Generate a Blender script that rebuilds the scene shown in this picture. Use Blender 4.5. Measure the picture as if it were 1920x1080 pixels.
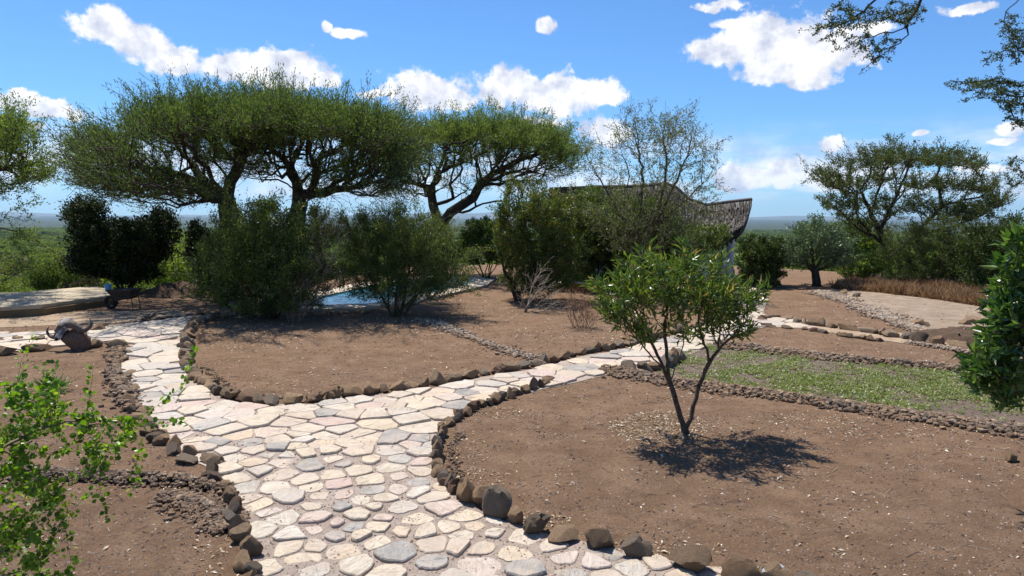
import bpy, bmesh, math, random
import numpy as np
from mathutils import Vector, Matrix, Euler, noise
from mathutils.geometry import delaunay_2d_cdt

R = math.radians
rng = np.random.default_rng(7)
random.seed(7)
for o in list(bpy.data.objects):
    bpy.data.objects.remove(o)
SC = bpy.context.scene
COL = SC.collection

# ------------------------------------------------------------------ camera, sky, sun, exposure
CAM_H = 2.2
camd = bpy.data.cameras.new('camera')
cam = bpy.data.objects.new('camera', camd)
COL.objects.link(cam)
camd.sensor_width = 36
camd.lens = 24
camd.clip_start = 0.05
camd.clip_end = 90000
CM = Euler((R(90 - 6.07), 0, 0)).to_matrix() @ Euler((0, 0, R(0.28))).to_matrix()
cam.matrix_world = Matrix.Translation((0, 0, CAM_H)) @ CM.to_4x4()
SC.camera = cam

SUN_DIR = Vector((-0.25, 0.38, 0.95)).normalized()      # towards the sun: behind the scene, a little to the left
SUN_EL = math.asin(SUN_DIR.z)
SUN_AZ = math.atan2(SUN_DIR.x, SUN_DIR.y)
sund = bpy.data.lights.new('sun', 'SUN')
sund.energy = 5.0
sund.angle = R(0.5)
sund.color = (1.0, 0.955, 0.88)
sun = bpy.data.objects.new('sun', sund)
COL.objects.link(sun)
sun.rotation_euler = SUN_DIR.to_track_quat('Z', 'Y').to_euler()
sun.location = (-10, 20, 30)

SC.view_settings.view_transform = 'Standard'
SC.view_settings.look = 'None'
SC.view_settings.gamma = 1
SC.view_settings.exposure = 0.64
SC.view_settings.use_curve_mapping = False
SC.cycles.max_bounces = 7
SC.cycles.transparent_max_bounces = 8


def ray(px, py):
    v = Vector(((px - 960) / 1280, (540 - py) / 1280, -1))
    return (CM @ v).normalized()


def G(px, py, z=0.0):
    d = ray(px, py)
    t = (z - CAM_H) / d.z
    return Vector((d.x * t, d.y * t, z))


def at(px, py, Y):
    d = ray(px, py)
    t = Y / d.y
    return Vector((d.x * t, Y, CAM_H + d.z * t))


# world: physical sky with fair-weather cumulus laid out by direction
W = bpy.data.worlds.new('World')
SC.world = W
W.use_nodes = True
nt = W.node_tree
nt.nodes.clear()


class N:
    """tiny helper round a node tree"""
    def __init__(s, tree): s.t = tree

    def n(s, kind, **kw):
        nd = s.t.nodes.new(kind)
        for k, v in kw.items():
            if k.startswith('i_'):
                key = k[2:]
                sk = nd.inputs[int(key)] if key.isdigit() else nd.inputs[key.replace('_', ' ')]
                if isinstance(v, bpy.types.NodeSocket): s.t.links.new(v, sk)
                else: sk.default_value = v
            else: setattr(nd, k, v)
        return nd

    def m(s, op, a, b=None, c=None, clamp=False):
        nd = s.t.nodes.new('ShaderNodeMath'); nd.operation = op; nd.use_clamp = clamp
        for i, v in enumerate((a, b, c)):
            if v is None: continue
            if isinstance(v, bpy.types.NodeSocket): s.t.links.new(v, nd.inputs[i])
            else: nd.inputs[i].default_value = v
        return nd.outputs[0]

    def v(s, op, a, b=None):
        nd = s.t.nodes.new('ShaderNodeVectorMath'); nd.operation = op
        for i, v in enumerate((a, b)):
            if v is None: continue
            if isinstance(v, bpy.types.NodeSocket): s.t.links.new(v, nd.inputs[i])
            else: nd.inputs[i].default_value = v
        return nd.outputs['Value'] if op in ('LENGTH', 'DOT_PRODUCT', 'DISTANCE') else nd.outputs[0]

    def rng(s, v, a, b, c=0.0, d=1.0, kind='SMOOTHSTEP'):
        nd = s.t.nodes.new('ShaderNodeMapRange'); nd.interpolation_type = kind
        s.t.links.new(v, nd.inputs[0])
        for i, x in enumerate((a, b, c, d)): nd.inputs[i + 1].default_value = x
        return nd.outputs[0]

    def mix(s, f, a, b, blend='MIX'):
        nd = s.t.nodes.new('ShaderNodeMix'); nd.data_type = 'RGBA'; nd.blend_type = blend
        for sk, v in ((nd.inputs[0], f), (nd.inputs[6], a), (nd.inputs[7], b)):
            if isinstance(v, bpy.types.NodeSocket): s.t.links.new(v, sk)
            else: sk.default_value = v if not isinstance(v, tuple) or len(v) == 4 else (*v, 1)
        return nd.outputs[2]

    def noise(s, vec, scale, detail=4, rough=0.55, out='Fac', **kw):
        nd = s.t.nodes.new('ShaderNodeTexNoise')
        if vec is not None: s.t.links.new(vec, nd.inputs['Vector'])
        nd.inputs['Scale'].default_value = scale; nd.inputs['Detail'].default_value = detail; nd.inputs['Roughness'].default_value = rough
        for k, v in kw.items(): nd.inputs[k].default_value = v
        return nd.outputs[out]

    def ramp(s, f, stops, interp='LINEAR'):
        nd = s.t.nodes.new('ShaderNodeValToRGB'); s.t.links.new(f, nd.inputs[0])
        cr = nd.color_ramp; cr.interpolation = interp
        while len(cr.elements) < len(stops): cr.elements.new(0.5)
        for e, (p, c) in zip(cr.elements, stops): e.position = p; e.color = (*c, 1)
        return nd.outputs[0]


w = N(nt)
sky = w.n('ShaderNodeTexSky', sky_type='NISHITA', sun_disc=False, sun_elevation=SUN_EL, sun_rotation=SUN_AZ,
          altitude=900, air_density=1.0, dust_density=0.35, ozone_density=2.2)
tc = w.n('ShaderNodeTexCoord').outputs['Generated']
sep = w.n('ShaderNodeSeparateXYZ'); nt.links.new(tc, sep.inputs[0])
az = w.m('ARCTAN2', sep.outputs[0], sep.outputs[1])
el = w.m('ARCSINE', sep.outputs[2])
ae = w.n('ShaderNodeCombineXYZ'); nt.links.new(az, ae.inputs[0]); nt.links.new(el, ae.inputs[1])
ae = ae.outputs[0]
wn = w.noise(ae, 11, 6, 0.6, out='Color')
warp = w.v('MULTIPLY', w.v('SUBTRACT', wn, (0.5, 0.5, 0.5)), (0.13, 0.06, 0))
p = w.v('ADD', ae, warp)
p_small = w.v('ADD', ae, w.v('MULTIPLY', warp, (0.25, 0.25, 0)))
CLOUDS = [(195, 48, 62, 30), (258, 76, 66, 30), (300, 98, 50, 26), (338, 124, 26, 12),
          (500, 132, 128, 27), (430, 124, 62, 20), (545, 122, 72, 30), (606, 148, 34, 13), (545, 99, 26, 6),
          (650, 61, 34, 8), (613, 50, 10, 8), (1025, 45, 15, 13), 
          (790, 170, 72, 36), (732, 176, 42, 10), (845, 188, 48, 16), (960, 166, 78, 28), (1040, 175, 76, 34), (1122, 166, 50, 24),
          (1345, 102, 74, 24), (1420, 78, 70, 46), (1500, 86, 88, 50), (1580, 92, 52, 32), (1480, 132, 84, 24), (1375, 44, 36, 8),
          (1132, 250, 54, 30), (990, 230, 52, 12), (1028, 233, 16, 10), (90, 213, 84, 15), (40, 244, 70, 10),
          (1725, 246, 16, 5), (1898, 240, 30, 13), (1885, 262, 30, 6), (1395, 330, 52, 22), (1470, 326, 66, 20), (1560, 345, 80, 14), (1350, 4, 60, 7),
          (1820, 8, 60, 10), (1640, 52, 40, 10), (1860, 310, 60, 10), (1560, 270, 30, 14)]
dmin = None
for cx, cy, hw, hh in CLOUDS:
    d0 = ray(cx, cy); a0 = math.atan2(d0.x, d0.y); e0 = math.asin(d0.z)
    k = math.cos(a0) ** 2
    dv = w.v('LENGTH', w.v('MULTIPLY', w.v('SUBTRACT', p if hw > 40 else p_small, (a0, e0, 0)), (1280 / (hw * 1.12 * k), 1280 / (hh * 1.25 * math.cos(a0)), 0)))
    dmin = dv if dmin is None else w.m('SMOOTH_MIN', dmin, dv, 0.25)
fine = w.noise(ae, 34, 9, 0.62)
fine2 = w.noise(ae, 95, 6, 0.6)
body = w.m('SUBTRACT', 1.08, dmin)
body = w.m('ADD', body, w.m('MULTIPLY', w.m('SUBTRACT', fine, 0.5), 1.5))
body = w.m('ADD', body, w.m('MULTIPLY', w.m('SUBTRACT', fine2, 0.5), 0.6))
cm1 = w.rng(body, 0.02, 0.42)
# thin stratus and bright haze low over the plain, and loose cumulus in the parts of the sky outside the view
lowp = w.v('MULTIPLY', ae, (1.0, 4.5, 0))
low = w.noise(lowp, 5.0, 8, 0.6)
cm2 = w.m('MULTIPLY', w.rng(low, 0.37, 0.60), w.m('MULTIPLY', w.rng(el, 0.012, 0.035), w.rng(el, 0.135, 0.055)))
outn = w.noise(w.v('MULTIPLY', tc, (1, 1, 2.2)), 3.3, 8, 0.55)
outside = w.m('MAXIMUM', w.rng(el, 0.42, 0.55), w.rng(w.m('ABSOLUTE', az), 0.68, 0.85))
cm3 = w.m('MULTIPLY', w.m('MULTIPLY', w.rng(outn, 0.58, 0.68), outside), w.rng(el, 0.0, 0.1))
cm2 = w.m('MULTIPLY', cm2, 0.85)
mask = w.m('MAXIMUM', w.m('MAXIMUM', cm1, cm2), cm3)
shade_n = w.noise(w.v('ADD', ae, (0.0, 0.02, 0.0)), 24, 5, 0.6)
cloudcol = w.ramp(shade_n, [(0.36, (5.0, 5.3, 6.4)), (0.47, (7.0, 7.1, 7.7)), (0.57, (9.2, 9.1, 9.1))])
skyc = w.mix(1.0, sky.outputs[0], (0.52, 0.87, 1.22), 'MULTIPLY')
bg = w.n('ShaderNodeBackground')
nt.links.new(w.mix(mask, skyc, cloudcol), bg.inputs[0])
bg.inputs[1].default_value = 0.083
wo = w.n('ShaderNodeOutputWorld')
nt.links.new(bg.outputs[0], wo.inputs[0])


# ------------------------------------------------------------------ helpers
def tag(o, label=None, cat=None, group=None, kind=None):
    if label: o['label'] = label
    if cat: o['category'] = cat
    if group: o['group'] = group
    if kind: o['kind'] = kind
    return o


def empty(name, loc=(0, 0, 0), **kw):
    o = bpy.data.objects.new(name, None)
    o.location = loc
    o.empty_display_size = 0.2
    COL.objects.link(o)
    return tag(o, **kw)


def link(name, me, parent=None, mat=None, **kw):
    o = bpy.data.objects.new(name, me)
    if mat is not None and not me.materials:
        me.materials.append(mat)
    COL.objects.link(o)
    if parent is not None:
        o.parent = parent
        o.matrix_parent_inverse = Matrix.Translation(parent.location).inverted()
    return tag(o, **kw)


def np_mesh(name, V, F, smooth=False, attrs=None):
    """V (n,3); F (m,k) with constant k, or a list of such arrays."""
    V = np.asarray(V, dtype=np.float32)
    Fs = F if isinstance(F, list) else [F]
    Fs = [np.asarray(f, dtype=np.int32) for f in Fs if len(f)]
    me = bpy.data.meshes.new(name)
    me.vertices.add(len(V)); me.vertices.foreach_set('co', V.ravel())
    tot = sum(f.size for f in Fs); npoly = sum(len(f) for f in Fs)
    me.loops.add(tot); me.polygons.add(npoly)
    me.loops.foreach_set('vertex_index', np.concatenate([f.ravel() for f in Fs]))
    sizes = np.concatenate([np.full(len(f), f.shape[1], dtype=np.int32) for f in Fs])
    starts = np.concatenate([[0], np.cumsum(sizes)[:-1]]).astype(np.int32)
    me.polygons.foreach_set('loop_start', starts)
    me.polygons.foreach_set('use_smooth', np.full(npoly, smooth, dtype=bool))
    for k, a in (attrs or {}).items():
        at_ = me.attributes.new(k, 'FLOAT', 'POINT')
        at_.data.foreach_set('value', np.asarray(a, dtype=np.float32))
    me.update(calc_edges=True)
    me.validate()
    return me


def unit(v):
    v = np.asarray(v, float)
    return v / np.maximum(np.linalg.norm(v, axis=-1, keepdims=True), 1e-9)


def scatter_template(T, F, pos, X, Y, Z, size, tint=None, smooth=False, name='leaves'):
    """put template T (k,3) at pos with axes X,Y,Z and size (n,) or (n,3)"""
    size = np.asarray(size, float)
    if size.ndim == 1: size = np.repeat(size[:, None], 3, 1)
    k = len(T)
    V = pos[:, None, :] + T[None, :, 0:1] * (X * size[:, 0:1])[:, None, :] + T[None, :, 1:2] * (Y * size[:, 1:2])[:, None, :] + T[None, :, 2:3] * (Z * size[:, 2:3])[:, None, :]
    n = len(pos)
    Fa = (np.asarray(F)[None] + (np.arange(n) * k)[:, None, None]).reshape(-1, np.asarray(F).shape[1])
    if tint is None: tint = rng.random(n)
    return V.reshape(-1, 3), Fa, np.repeat(tint, k)


def frames(Y, spin=None, up=None):
    """axes with Y along the given directions and a random or upward facing normal"""
    n = len(Y)
    ref = rng.normal(size=(n, 3))
    if up is not None: ref = ref * (1 - up) + np.array([0, 0, 1.0]) * up * 2
    X = unit(np.cross(Y, ref))
    Z = np.cross(X, Y)
    return X, Y, Z


LEAF_TRI = (np.array([[-.5, .35, 0], [0, 0, .0], [.5, .4, 0], [0, 1, .0]]), np.array([[0, 1, 2], [0, 2, 3]]))
LEAF_LANCE = (np.array([[0, 0, 0], [-.5, .42, .10], [.5, .42, .10], [0, .45, 0], [0, 1, -.12]]), np.array([[0, 2, 3], [0, 3, 1], [3, 2, 4], [1, 3, 4]]))
LEAF_ROUND = (np.array([[0, 0, 0], [-.42, .22, .06], [-.46, .62, .08], [-.18, .95, .02], [.18, .95, .02], [.46, .62, .08], [.42, .22, .06], [0, .5, 0]]),
              np.array([[7, 0, 6], [7, 6, 5], [7, 5, 4], [7, 4, 3], [7, 3, 2], [7, 2, 1], [7, 1, 0]]))


def in_poly(P, poly):
    P = np.asarray(P); x, y = P[:, 0], P[:, 1]
    ins = np.zeros(len(P), bool)
    n = len(poly)
    for i in range(n):
        x1, y1 = poly[i][0], poly[i][1]; x2, y2 = poly[(i + 1) % n][0], poly[(i + 1) % n][1]
        c = (y1 > y) != (y2 > y)
        if y1 != y2: ins ^= c & (x < (x2 - x1) * (y - y1) / (y2 - y1) + x1)
    return ins


# ------------------------------------------------------------------ terrain height
def vnoise(x, y, s, seed=0):
    """cheap smooth numpy noise in about -1..1"""
    r = np.random.default_rng(seed)
    out = 0
    for i in range(6):
        a = r.uniform(0, 6.28); k = r.uniform(.6, 1.5) / s; ph = r.uniform(0, 6.28)
        b = r.uniform(0, 6.28); k2 = r.uniform(.6, 1.5) / s
        out = out + np.sin((x * math.cos(a) + y * math.sin(a)) * k * 6.28 + ph) * np.cos((x * math.cos(b) + y * math.sin(b)) * k2 * 6.28 + ph * 2)
    return out / 3.2


def edge_dist(x, y):
    """how far a point lies beyond the rim of the level garden"""
    e = 23.8 - 4.2 / (1 + np.exp((x + 7.5) * 2)) - 1.7 / (1 + np.exp((x + 11) * 2)) + 11 * np.exp(-((x - 5) / 8.0) ** 2) + 2 * np.exp(-((x + 4) / 3.0) ** 2) + vnoise(x, x * 0, 9, 3) * .5
    dy = y - e
    dx = np.abs(x - 1) - 27
    return np.maximum(dy, dx)


def H(x, y):
    x = np.asarray(x, float); y = np.asarray(y, float)
    d = np.maximum(edge_dist(x, y), 0)
    prof = np.interp(d, [0, 3, 10, 30, 120, 400, 1000, 3000, 8000, 60000], [0, -.25, -1.3, -4.2, -13, -27, -46, -82, -100, -110])
    rough = vnoise(x, y, 35, 5) * np.clip(d / 40, 0, 1) * 1.5 + vnoise(x, y, 300, 6) * np.clip(d / 500, 0, 1) * 5 * np.clip(6000 / (d + 1), 0, 1)
    near = (vnoise(x, y, 4.0, 8) * .012 + vnoise(x, y, 1.3, 9) * .004)
    return prof + rough + near


def Hf(x, y): return float(H(np.array([x]), np.array([y]))[0])


# ------------------------------------------------------------------ materials
def mat(name):
    m = bpy.data.materials.new(name); m.use_nodes = True
    t = m.node_tree; t.nodes.clear()
    a = N(t)
    out = a.n('ShaderNodeOutputMaterial')
    return m, a, out


def attr(a, nm):
    nd = a.n('ShaderNodeAttribute'); nd.attribute_name = nm
    return nd.outputs['Fac']


def leaf_mat(name, stops, trans=0.4, rough=0.45, spec=0.4, tcol=(1.25, 1.25, .5), obj_random=False):
    m, a, out = mat(name)
    f = attr(a, 'tint')
    if obj_random:
        oi = a.n('ShaderNodeObjectInfo').outputs['Random']
        f = a.m('ADD', a.m('MULTIPLY', f, .45), a.m('MULTIPLY', oi, .55))
    c = a.ramp(f, stops)
    b = a.n('ShaderNodeBsdfPrincipled', i_Base_Color=c, i_Roughness=rough)
    b.inputs['Specular IOR Level'].default_value = spec
    tl = a.n('ShaderNodeBsdfTranslucent', i_Color=a.mix(1.0, c, tcol, 'MULTIPLY'))
    ms = a.n('ShaderNodeMixShader', i_0=trans)
    a.t.links.new(b.outputs[0], ms.inputs[1]); a.t.links.new(tl.outputs[0], ms.inputs[2])
    a.t.links.new(ms.outputs[0], out.inputs[0])
    return m


def simple_mat(name, c1, c2, scale=8, rough=0.8, bump=0.3, bscale=40, detail=6, spec=.3, metal=0, dist=.02):
    m, a, out = mat(name)
    co = a.n('ShaderNodeTexCoord').outputs['Object']
    n1 = a.noise(co, scale, detail, .6)
    col = a.mix(a.rng(n1, .35, .65), c1, c2)
    b = a.n('ShaderNodeBsdfPrincipled', i_Base_Color=col, i_Roughness=rough, i_Metallic=metal)
    b.inputs['Specular IOR Level'].default_value = spec
    if bump:
        bp = a.n('ShaderNodeBump', i_Strength=bump, i_Distance=dist, i_Height=a.noise(co, bscale, 6, .65))
        a.t.links.new(bp.outputs[0], b.inputs['Normal'])
    a.t.links.new(b.outputs[0], out.inputs[0])
    return m


M = {}
M['acacia_leaf'] = leaf_mat('acacia_leaf', [(0, (.048, .076, .021)), (.5, (.096, .146, .040)), (1, (.165, .215, .072))], .40, rough=.6, spec=.2, tcol=(1.12, 1.22, .55))
M['acacia_leaf_bright'] = leaf_mat('acacia_leaf_bright', [(0, (.064, .100, .025)), (.5, (.132, .190, .048)), (1, (.215, .27, .085))], .43, rough=.6, spec=.2, tcol=(1.15, 1.22, .55))
M['dull_leaf'] = leaf_mat('dull_leaf', [(0, (.042, .060, .022)), (.6, (.085, .115, .038)), (1, (.15, .165, .07))], .35, rough=.6, spec=.2)
M['shrub_leaf'] = leaf_mat('shrub_leaf', [(0, (.040, .068, .016)), (.5, (.085, .130, .028)), (.93, (.16, .205, .05)), (1, (.28, .25, .12))], .40, rough=.45, spec=.35)
M['autumn_leaf'] = leaf_mat('autumn_leaf', [(0, (.040, .066, .015)), (.55, (.080, .120, .027)), (.90, (.15, .185, .04)), (.96, (.28, .14, .04)), (1, (.32, .18, .06))], .40, rough=.45, spec=.35)
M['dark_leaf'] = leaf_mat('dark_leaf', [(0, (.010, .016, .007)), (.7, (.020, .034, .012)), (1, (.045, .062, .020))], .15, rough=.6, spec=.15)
M['middark_leaf'] = leaf_mat('middark_leaf', [(0, (.024, .042, .012)), (.7, (.050, .078, .020)), (1, (.11, .135, .04))], .3, rough=.5, spec=.25)
M['willow_leaf'] = leaf_mat('willow_leaf', [(0, (.075, .095, .045)), (.6, (.13, .155, .075)), (1, (.24, .25, .14))], .4, rough=.5, spec=.3)
M['blue_leaf'] = leaf_mat('blue_leaf', [(0, (.050, .085, .045)), (.6, (.11, .16, .085)), (1, (.19, .24, .13))], .38, tcol=(1.1, 1.2, .7))
M['lance_leaf'] = leaf_mat('lance_leaf', [(0, (.045, .090, .018)), (.5, (.10, .165, .032)), (.92, (.17, .24, .05)), (.97, (.34, .26, .10)), (1, (.40, .26, .12))], .42, rough=.3, spec=.6)
M['lush_leaf'] = leaf_mat('lush_leaf', [(0, (.030, .080, .018)), (.6, (.075, .155, .036)), (1, (.15, .24, .065))], .4, rough=.28, spec=.6)
M['lime_leaf'] = leaf_mat('lime_leaf', [(0, (.045, .095, .012)), (.3, (.10, .19, .018)), (.7, (.16, .28, .025)), (.94, (.26, .36, .05)), (1, (.34, .32, .08))], .5, rough=.38, spec=.45, tcol=(1.2, 1.3, .4))
M['weed_leaf'] = leaf_mat('weed_leaf', [(0, (.10, .135, .035)), (.5, (.17, .215, .06)), (.85, (.24, .28, .10)), (1, (.38, .32, .17))], .35)
M['hill_leaf'] = leaf_mat('hill_leaf', [(0, (.045, .068, .015)), (.35, (.09, .13, .024)), (.7, (.18, .24, .04)), (1, (.26, .32, .07))], .38, rough=.6, spec=.2, obj_random=True)
M['dull_scrub'] = leaf_mat('dull_scrub', [(0, (.06, .055, .035)), (.5, (.11, .10, .055)), (1, (.15, .15, .07))], .25, rough=.8, spec=.1)
M['litter'] = leaf_mat('litter', [(0, (.16, .09, .05)), (.35, (.30, .20, .12)), (.7, (.50, .40, .27)), (1, (.72, .66, .54))], .15, rough=.7, spec=.2, tcol=(1, 1, .8))
M['straw'] = leaf_mat('straw', [(0, (.15, .075, .040)), (.5, (.27, .145, .075)), (1, (.44, .32, .19))], .3, rough=.7, spec=.2, tcol=(1, 1, .8))
M['bark'] = simple_mat('bark', (.028, .021, .016), (.065, .048, .036), 14, .9, .6, 60)
M['bark_brown'] = simple_mat('bark_brown', (.06, .040, .028), (.12, .085, .06), 20, .85, .5, 90)
M['bark_pale'] = simple_mat('bark_pale', (.16, .12, .09), (.30, .25, .20), 20, .85, .4, 90)
M['twig_red'] = simple_mat('twig_red', (.13, .065, .045), (.26, .17, .13), 20, .85, .3, 90)
M['bark_green'] = simple_mat('bark_green', (.10, .085, .05), (.17, .16, .10), 20, .75, .3, 90)


def rock_mat(name, stops, lichen=True):
    m, a, out = mat(name)
    co = a.n('ShaderNodeTexCoord').outputs['Object']
    oi = a.n('ShaderNodeObjectInfo').outputs['Random']
    tn = attr(a, 'tint')
    key = a.m('FRACT', a.m('ADD', oi, tn))
    c = a.ramp(key, stops)
    co2 = a.v('ADD', co, a.n('ShaderNodeObjectInfo').outputs['Location'])
    n1 = a.noise(co2, 5, 6, .62)
    c = a.mix(a.rng(n1, .35, .7, 0, .75), c, a.mix(1, c, (1.55, 1.42, 1.25), 'MULTIPLY'))
    c = a.mix(1, c, (1.2, 1.17, 1.12), 'MULTIPLY')
    n2 = a.noise(co2, 38, 5, .7)
    c = a.mix(a.rng(n2, .52, .7, 0, .55), c, a.mix(1, c, (.45, .42, .42), 'MULTIPLY'))
    wz = a.n('ShaderNodeSeparateXYZ'); a.t.links.new(a.n('ShaderNodeNewGeometry').outputs['Position'], wz.inputs[0])
    dz = a.m('ADD', wz.outputs[2], a.m('MULTIPLY', a.m('SUBTRACT', a.noise(co2, 9, 5, .6), .5), .10))
    c = a.mix(a.rng(dz, .055, .0, 0, .85), c, (.22, .14, .09))
    fac_ = a.noise(co2, 2.2, 3, .5)
    c = a.mix(a.rng(fac_, .48, .56, 0, .55), c, a.mix(.5, c, (.30, .185, .10)))
    if lichen:
        n3 = a.noise(co2, 17, 4, .7)
        c = a.mix(a.rng(n3, .66, .72, 0, .6), c, (.36, .34, .27))
    b = a.n('ShaderNodeBsdfPrincipled', i_Base_Color=c, i_Roughness=.85)
    b.inputs['Specular IOR Level'].default_value = .3
    h = a.m('ADD', a.noise(co2, 22, 8, .68), a.m('MULTIPLY', a.noise(co2, 120, 3, .6), .25))
    bp = a.n('ShaderNodeBump', i_Strength=1.0, i_Distance=.05, i_Height=h)
    a.t.links.new(bp.outputs[0], b.inputs['Normal'])
    a.t.links.new(b.outputs[0], out.inputs[0])
    return m


M['rock'] = rock_mat('rock', [(0, (.10, .09, .08)), (.2, (.23, .155, .095)), (.45, (.36, .25, .155)), (.62, (.17, .155, .14)), (.8, (.30, .22, .145)), (.9, (.20, .115, .075)), (1, (.055, .052, .05))])
M['cobble'] = rock_mat('cobble', [(0, (.10, .08, .065)), (.3, (.165, .115, .08)), (.55, (.22, .155, .11)), (.75, (.12, .10, .09)), (.9, (.30, .24, .18)), (1, (.17, .11, .075))], False)
M['pale_cobble'] = rock_mat('pale_cobble', [(0, (.16, .13, .105)), (.4, (.26, .215, .175)), (.8, (.36, .31, .26)), (1, (.20, .17, .15))], False)


# flagstones: cream, white, grey, ochre and pinkish slabs with streaks
def flag_mat():
    m, a, out = mat('flagstone')
    co = a.n('ShaderNodeTexCoord').outputs['Object']
    t = attr(a, 'tint')
    c = a.ramp(t, [(0, (.33, .325, .315)), (.08, (.235, .235, .23)), (.17, (.42, .405, .38)), (.28, (.54, .50, .43)), (.45, (.56, .48, .36)),
                   (.60, (.56, .50, .41)), (.72, (.48, .41, .33)), (.82, (.56, .45, .32)), (.88, (.54, .46, .41)), (.95, (.50, .38, .34)), (1, (.58, .55, .50))])
    off = a.n('ShaderNodeCombineXYZ'); a.t.links.new(a.m('MULTIPLY', t, 37), off.inputs[2])
    rot = a.n('ShaderNodeVectorRotate', rotation_type='Z_AXIS'); a.t.links.new(co, rot.inputs['Vector']); a.t.links.new(a.m('MULTIPLY', t, 53), rot.inputs['Angle'])
    q = a.v('ADD', rot.outputs[0], off.outputs[0])
    st = a.noise(a.v('MULTIPLY', q, (4, 26, 4)), 1.6, 7, .65)
    c = a.mix(a.rng(st, .38, .66, 0, .8), c, a.mix(1, c, (.70, .66, .62), 'MULTIPLY'))
    bl = a.noise(q, 7, 5, .6)
    c = a.mix(a.rng(bl, .5, .72, 0, .5), c, (.52, .42, .31))
    c = a.mix(1, c, (.97, .93, .88), 'MULTIPLY')
    sp = a.noise(q, 90, 3, .7)
    c = a.mix(a.rng(sp, .55, .72, 0, .6), c, (.25, .22, .19))
    stn = a.noise(q, 3.2, 8, .72)
    c = a.mix(a.rng(stn, .50, .62, 0, .42), c, a.mix(1, c, (.60, .55, .50), 'MULTIPLY'))
    dust = a.noise(a.n('ShaderNodeNewGeometry').outputs['Position'], 3.1, 6, .65)
    c = a.mix(a.rng(dust, .42, .66, 0, .65), c, (.42, .345, .285))
    d2 = a.noise(a.n('ShaderNodeNewGeometry').outputs['Position'], 11, 6, .7)
    c = a.mix(a.rng(d2, .5, .66, 0, .5), c, (.38, .31, .26))
    b = a.n('ShaderNodeBsdfPrincipled', i_Base_Color=c, i_Roughness=.62)
    b.inputs['Specular IOR Level'].default_value = .35
    h = a.m('ADD', a.m('MULTIPLY', st, .9), a.m('MULTIPLY', a.noise(q, 16, 9, .72), .9))
    bp = a.n('ShaderNodeBump', i_Strength=.9, i_Distance=.018, i_Height=h)
    a.t.links.new(bp.outputs[0], b.inputs['Normal'])
    a.t.links.new(b.outputs[0], out.inputs[0])
    return m


M['flag'] = flag_mat()


def earth_mat(name, base, dark, light, fleck=.35, grain=1.0, bump=.8):
    m, a, out = mat(name)
    pos = a.n('ShaderNodeNewGeometry').outputs['Position']
    big = a.noise(pos, .35, 5, .6)
    mid = a.noise(pos, 2.6, 7, .65)
    c = a.mix(a.rng(big, .35, .65), base, a.mix(1, (*base, 1), (1.12, 1.10, 1.06), 'MULTIPLY'))
    c = a.mix(a.rng(mid, .42, .64, 0, .75), c, light)
    crust = a.noise(a.v('MULTIPLY', a.v('ADD', pos, (40, 3, 0)), (.8, 1.6, 1)), .9, 9, .68)
    c = a.mix(a.rng(crust, .52, .62, 0, .45), c, a.mix(1, (*base, 1), (.78, .74, .72), 'MULTIPLY'))
    mid2 = a.noise(a.v('ADD', pos, (11, 5, 0)), 5.5, 7, .7)
    c = a.mix(a.rng(mid2, .50, .72, 0, .55), c, dark)
    g = a.noise(pos, 55 * grain, 5, .75)
    c = a.mix(a.rng(g, .50, .66, 0, .75), c, dark)
    g2 = a.noise(a.v('ADD', pos, (3, 7, 1)), 70 * grain, 4, .75)
    c = a.mix(a.rng(g2, .56, .68, 0, .6), c, a.mix(1, c, (1.7, 1.6, 1.5), 'MULTIPLY'))
    vz = a.n('ShaderNodeTexVoronoi', i_Scale=26 * grain); a.t.links.new(pos, vz.inputs['Vector'])
    fl = a.m('MULTIPLY', a.rng(vz.outputs['Distance'], .22, .12), a.rng(a.noise(pos, 8, 3, .5), .50, .60))
    c = a.mix(a.m('MULTIPLY', fl, fleck), c, (.40, .31, .23))
    b = a.n('ShaderNodeBsdfPrincipled', i_Base_Color=c, i_Roughness=.95)
    b.inputs['Specular IOR Level'].default_value = .12
    h = a.m('ADD', a.m('MULTIPLY', a.noise(pos, 11, 8, .72), 1.0), a.m('MULTIPLY', a.noise(pos, 70 * grain, 6, .8), .45))
    bp = a.n('ShaderNodeBump', i_Strength=bump, i_Distance=.05, i_Height=h)
    a.t.links.new(bp.outputs[0], b.inputs['Normal'])
    a.t.links.new(b.outputs[0], out.inputs[0])
    return m, a, b, c


M['bed'], *_ = earth_mat('path_bed', (.41, .33, .275), (.21, .16, .13), (.50, .415, .35), .7, 1.5, .9)
M['sandy'], *_ = earth_mat('sandy_path', (.29, .215, .15), (.19, .135, .095), (.37, .285, .205), .5, 1.0, .5)
M['drive'], *_ = earth_mat('gravel_drive', (.235, .178, .13), (.13, .098, .072), (.33, .26, .195), .7, 1.0, .6)
M['mound'], *_ = earth_mat('mound_soil', (.10, .065, .045), (.06, .04, .03), (.14, .095, .065), .3, 1.0, 1.0)

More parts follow.
